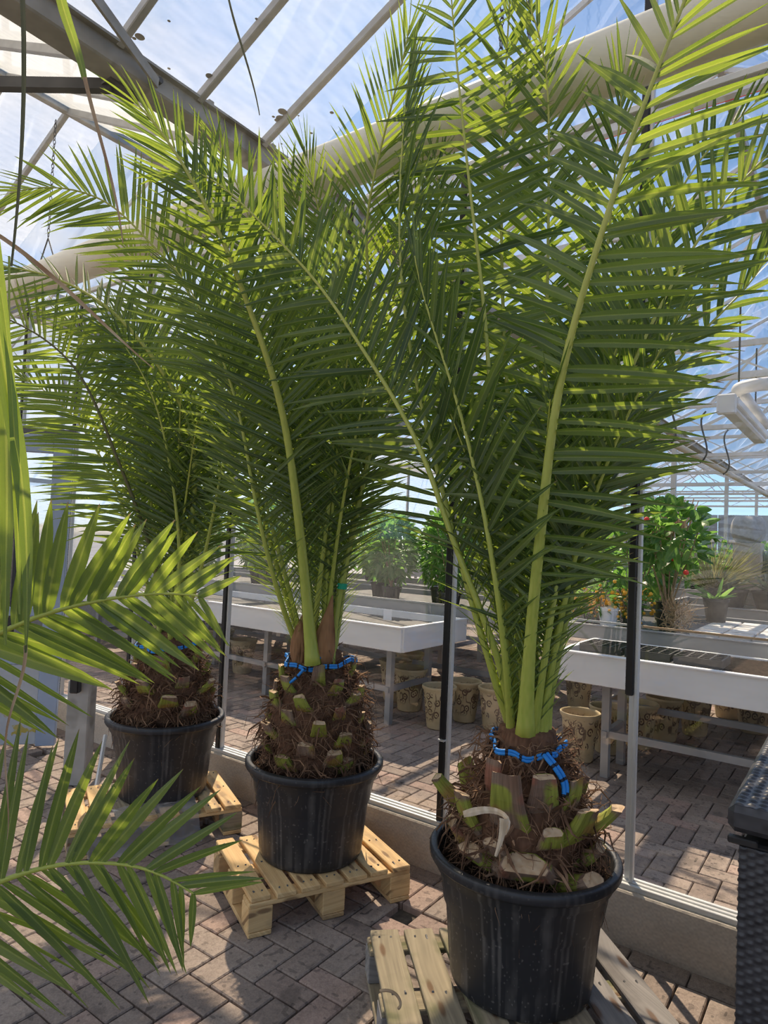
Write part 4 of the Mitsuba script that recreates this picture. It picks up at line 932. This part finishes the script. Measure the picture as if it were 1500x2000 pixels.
# ---- plants
def nursery_pot(k, x, y, z, r, h, m='nursery_black'):
    v, f, u = lathe([(.001, 0), (r * .75, 0), (r * .98, h * .86), (r * 1.05, h * .87), (r * 1.05, h), (r * .95, h), (r * .9, h * .85), (.001, h * .85)], 24); put(k, 'pot', (v + A(x, y, z), f, u), m, smooth=30)
def scatter_leaves(n, c, rx, ry, rz, L, W, updir=.3, shell=.5):
    d = nrm(rng.normal(0, 1, (n, 3))); rad = shell + (1 - shell) * rng.random((n, 1)) ** .5
    P = np.asarray(c) + d * rad * A(rx, ry, rz)
    D = nrm(d * .9 + rng.normal(0, .5, (n, 3)) + A(0, 0, updir)); Wd = nrm(np.cross(D, rng.normal(0, 1, (n, 3)) * .5 + A(0, 0, 1)))
    return blades(P, D, Wd, rng.uniform(*L, n), rng.uniform(*W, n), np.full(n, .25), fold=.2)
def shrub(label, x, y, z, h, r, n, L=(.07, .12), W=(.03, .055), leaf='leaf_soft', group=None, stems=5, pr=.1, ph=.16, name='leafy_shrub', cat='shrub', lift=.55, tall=.5):
    k = thing(name, label, cat, group)
    nursery_pot(k, x, y, z, pr, ph)
    st = MB()
    for _ in range(stems):
        a = rng.random() * 6.28; st.add(tube(spline([A(x, y, z + ph * .8), A(x + .3 * r * math.cos(a), y + .3 * r * math.sin(a), z + h * .45), A(x + .7 * r * math.cos(a), y + .7 * r * math.sin(a), z + h * .9)], 8), np.linspace(.009, .003, 8), 5))
    put(k, 'stems', st, 'bark')
    V, U = scatter_leaves(n, A(x, y, z + ph + (h - ph) * lift), r, r, (h - ph) * tall, L, W)
    put(k, 'foliage', join(V, U), leaf, kind='stuff')
    return k
rng = np.random.default_rng(5)
for i, (x, y) in enumerate([(-2.55, 5.75), (-2.95, 6.1), (-3.3, 5.75), (-3.7, 6.2), (-4.05, 5.8), (-4.5, 6.2), (-4.9, 5.8), (-5.4, 6.2), (-5.9, 5.8), (-6.5, 6.2), (-7.1, 5.8), (-7.7, 6.2)]):
    shrub('glossy green leafy shrub in a black pot on the grey-railed bench between the palms', x, y, .84, rng.uniform(.62, .95), rng.uniform(.21, .26), 420, L=(.08, .13), W=(.04, .06), group='leafy shrubs on the left bench')
bench('grey bench of taller dark shrubs, behind the bench of leafy shrubs', -8.6, -2.2, 7.4, 8.8, .77, .9, 'bench_grey')
for i, (x, y) in enumerate([(-8.2 + .68 * q, 7.85 + .4 * (q % 2)) for q in range(9)]):
    shrub('tall dark green shrub on the bench behind the leafy shrubs', x, y, .82, rng.uniform(.9, 1.25), rng.uniform(.31, .36), 380, L=(.1, .17), W=(.05, .08), group='tall dark shrubs')
shrub('tall broad-leaved shrub standing behind the front palm, left of the red flowers', -1.72, 6.35, .84, .95, .38, 380, L=(.08, .13), W=(.05, .08))
k = shrub('big bright-leaved shrub on bare twisted stems behind the black mullion', -1.33, 5.95, .84, .98, .33, 240, L=(.1, .15), W=(.07, .1), stems=12, lift=.8, tall=.32)
for _ in range(5):
    c = A(-1.33, 5.75, 1.5) + rng.normal(0, .13, 3)
    s = trimesh.creation.icosphere(1, .022); s.apply_translation(c); put(k, 'flower', s, 'petal_red')
for i, (x, y, m) in enumerate([(-1.75, 5.45, 'petal_yellow'), (-1.55, 5.6, 'petal_yellow'), (-1.85, 5.6, 'petal_pink')]):
    k = shrub(['yellow flowering plant left of the black mullion on the grey-railed bench', 'second yellow flowering plant, right next to the black mullion', 'pale pink flowering plant behind the front palm stalks'][i], x, y, .84, .36, .17, 110, L=(.05, .09), W=(.02, .03), name='flowering_plant', cat='flowering plant', pr=.07, ph=.1)
    fl = MB()
    for _ in range(70):
        c = A(x, y, 1.05) + rng.normal(0, 1, 3) * A(.09, .09, .07); s = trimesh.creation.icosphere(0, rng.uniform(.012, .02)); s.apply_translation(c); fl.add(s)
    put(k, 'blossom', fl, m, kind='stuff')
# straw mulch heap round the stems, with white planters
k = thing('straw_bundle', 'orange-brown straw bundle on the bench right of the black mullion', 'straw')
mb = MB()
for _ in range(260):
    a = rng.random() * 6.28; r = .10 * math.sqrt(rng.random()); p = A(-1.16 + r * math.cos(a), 5.5 + r * math.sin(a), .9 + rng.random() * .16); mb.add(tube(np.array([p, p + A(rng.normal(0, .06), rng.normal(0, .06), rng.normal(.03, .06))]), .0025, 3, cap=False))
put(k, 'stalks', mb, 'straw', kind='stuff')
for i, (x, y, h) in enumerate([(-1.66, 5.42, .2), (-1.84, 5.7, .17)]):
    k = thing('white_planter', ['white tapered planter just left of the black mullion', 'smaller white planter behind the yellow flowers'][i], 'planter')
    nursery_pot(k, x, y, .83, .075, h, 'card_white')
# bare trunk bundle with sedge behind
def tuft(label, x, y, z, n, L, spread, W, leaf, name, cat, up=1.0, pr=.12, ph=.18, head=False):
    k = thing(name, label, cat); nursery_pot(k, x, y, z, pr, ph)
    D = nrm(np.stack([rng.normal(0, spread, n), rng.normal(0, spread, n), np.full(n, up) * rng.uniform(.6, 1.1, n)], 1)); P = np.tile(A(x, y, z + ph), (n, 1)) + rng.normal(0, .03, (n, 3)) * A(1, 1, 0)
    V, U = blades(P, D, np.cross(D, rng.normal(0, 1, (n, 3))), rng.uniform(*L, n), np.full(n, W), np.full(n, .08)); put(k, 'blade', join(V, U), leaf, kind='stuff')
    if head:
        mb = MB()
        for v in V: mb.add(tube(np.array([v[-8], v[-2]]), [.007, .004], 4, cap=False))
        put(k, 'seed_head', mb, 'straw', kind='stuff')
tuft('tall upright sedge with brown heads right of the black mullion', -1.53, 6.75, .84, 110, (.85, 1.1), .09, .014, 'leaf_straw', 'sedge_clump', 'grass', head=True)
tuft('wide fan of thin grassy leaves beside the agaves', -1.42, 8.5, .9, 260, (.55, .9), .5, .01, 'leaf_straw', 'grass_clump', 'grass', up=.55)
tuft('yellowish arching grass behind the agaves', -.45, 9.35, .9, 150, (.5, .75), .6, .014, 'leaf_straw', 'grass_clump', 'grass', up=.6)
tuft('broad-leaved green plant in a small black pot on the pale mats', -1.03, 6.35, .91, 12, (.16, .28), .6, .035, 'leaf_soft', 'potted_plant', 'plant', up=.5, pr=.1, ph=.2)
def agave(label, x, y, z, n, L, pr, ph):
    k = thing('agave', label, 'agave'); nursery_pot(k, x, y, z, pr, ph)
    for i in range(n):
        q = i / (n - 1); a = i * 2.4; el = .25 + 1.15 * q
        D = A(math.cos(a) * math.cos(el), math.sin(a) * math.cos(el), math.sin(el))[None]; l = L * (1 - .35 * q)
        V, U = blades(A(x, y, z + ph * .95)[None], D, np.cross(D, A(0, 0, 1)[None]), A(l), A(l * .26), A(.02), fold=-.5); put(k, 'leaf', (V[0], LF, U[0]), 'leaf_blue')
agave('grey-green agave in a wide black pot, the left one of the front pair', -1.25, 8.5, .9, 26, .34, .2, .2)
agave('grey-green agave in a black pot cut by the right edge', -.83, 8.55, .9, 24, .34, .2, .2)
agave('dark tall agave behind the front pair of agaves', -.95, 9.2, .95, 22, .5, .2, .3)
k = thing('stone_head', 'carved grey stone head at the right edge behind the agaves', 'sculpture')
hd = trimesh.creation.icosphere(3, 1.0); v = hd.vertices * A(.19, .17, .22); v[:, 2] = np.clip(v[:, 2], -.17, .15)
f_ = nrm(A(.35, -1, 0)); q = v @ f_
def dimple(c, r, a): 
    global v
    d = np.linalg.norm(v - c, axis=1); v = v + f_ * (a * np.exp(-(d / r) ** 2))[:, None]
sdv = nrm(np.cross(A(0, 0, 1), f_))
for sx in (-1, 1): dimple(f_ * .15 + sdv * sx * .075 + A(0, 0, .04), .04, -.05)
dimple(f_ * .17 + A(0, 0, -.01), .04, .05); dimple(f_ * .15 + A(0, 0, -.10), .05, .04); dimple(f_ * .16 + A(0, 0, .09), .05, .035)
put(k, 'head', (v + A(-1.13, 9.0, 1.80), hd.faces), 'stone', smooth=True)
put(k, 'plinth', box((-1.13, 9.05, 1.27), (.30, .30, .74), b=.01), 'concrete')
# distant rows
for j, y in enumerate((12.2, 15.2, 18.2)):
    for i in range(12):
        x = -8 + i * .95 + .2 * j
        shrub(f'leafy potted plant in the {("first", "second", "third")[j]} distant bench row', x, y, .8, rng.uniform(.5, 1.0), .42, 110, L=(.12, .2), W=(.06, .1), group=f'distant plants, {("first", "second", "third")[j]} row', stems=2)
# steel bollard by the door
k = thing('bollard', 'short grey metal post with a black latch, left of the back pot', 'post')
put(k, 'post', box(at(158, 1400, 3.9) * A(1, 1, 0) + A(0, 0, .30), (.13, .1, .60), rotz(.6), .006), 'galv')
put(k, 'latch', box(at(148, 1336, 3.82), (.05, .05, .1), rotz(.6), .006), 'rubber')
k = thing('thin_rod', 'thin pale rod leaning beside the back pot', 'rod')
put(k, 'rod', tube([at(184, 1506, 3.45) * A(1, 1, 0) + A(0, 0, .01), at(206, 1436, 3.7)], .012, 8), 'alu')
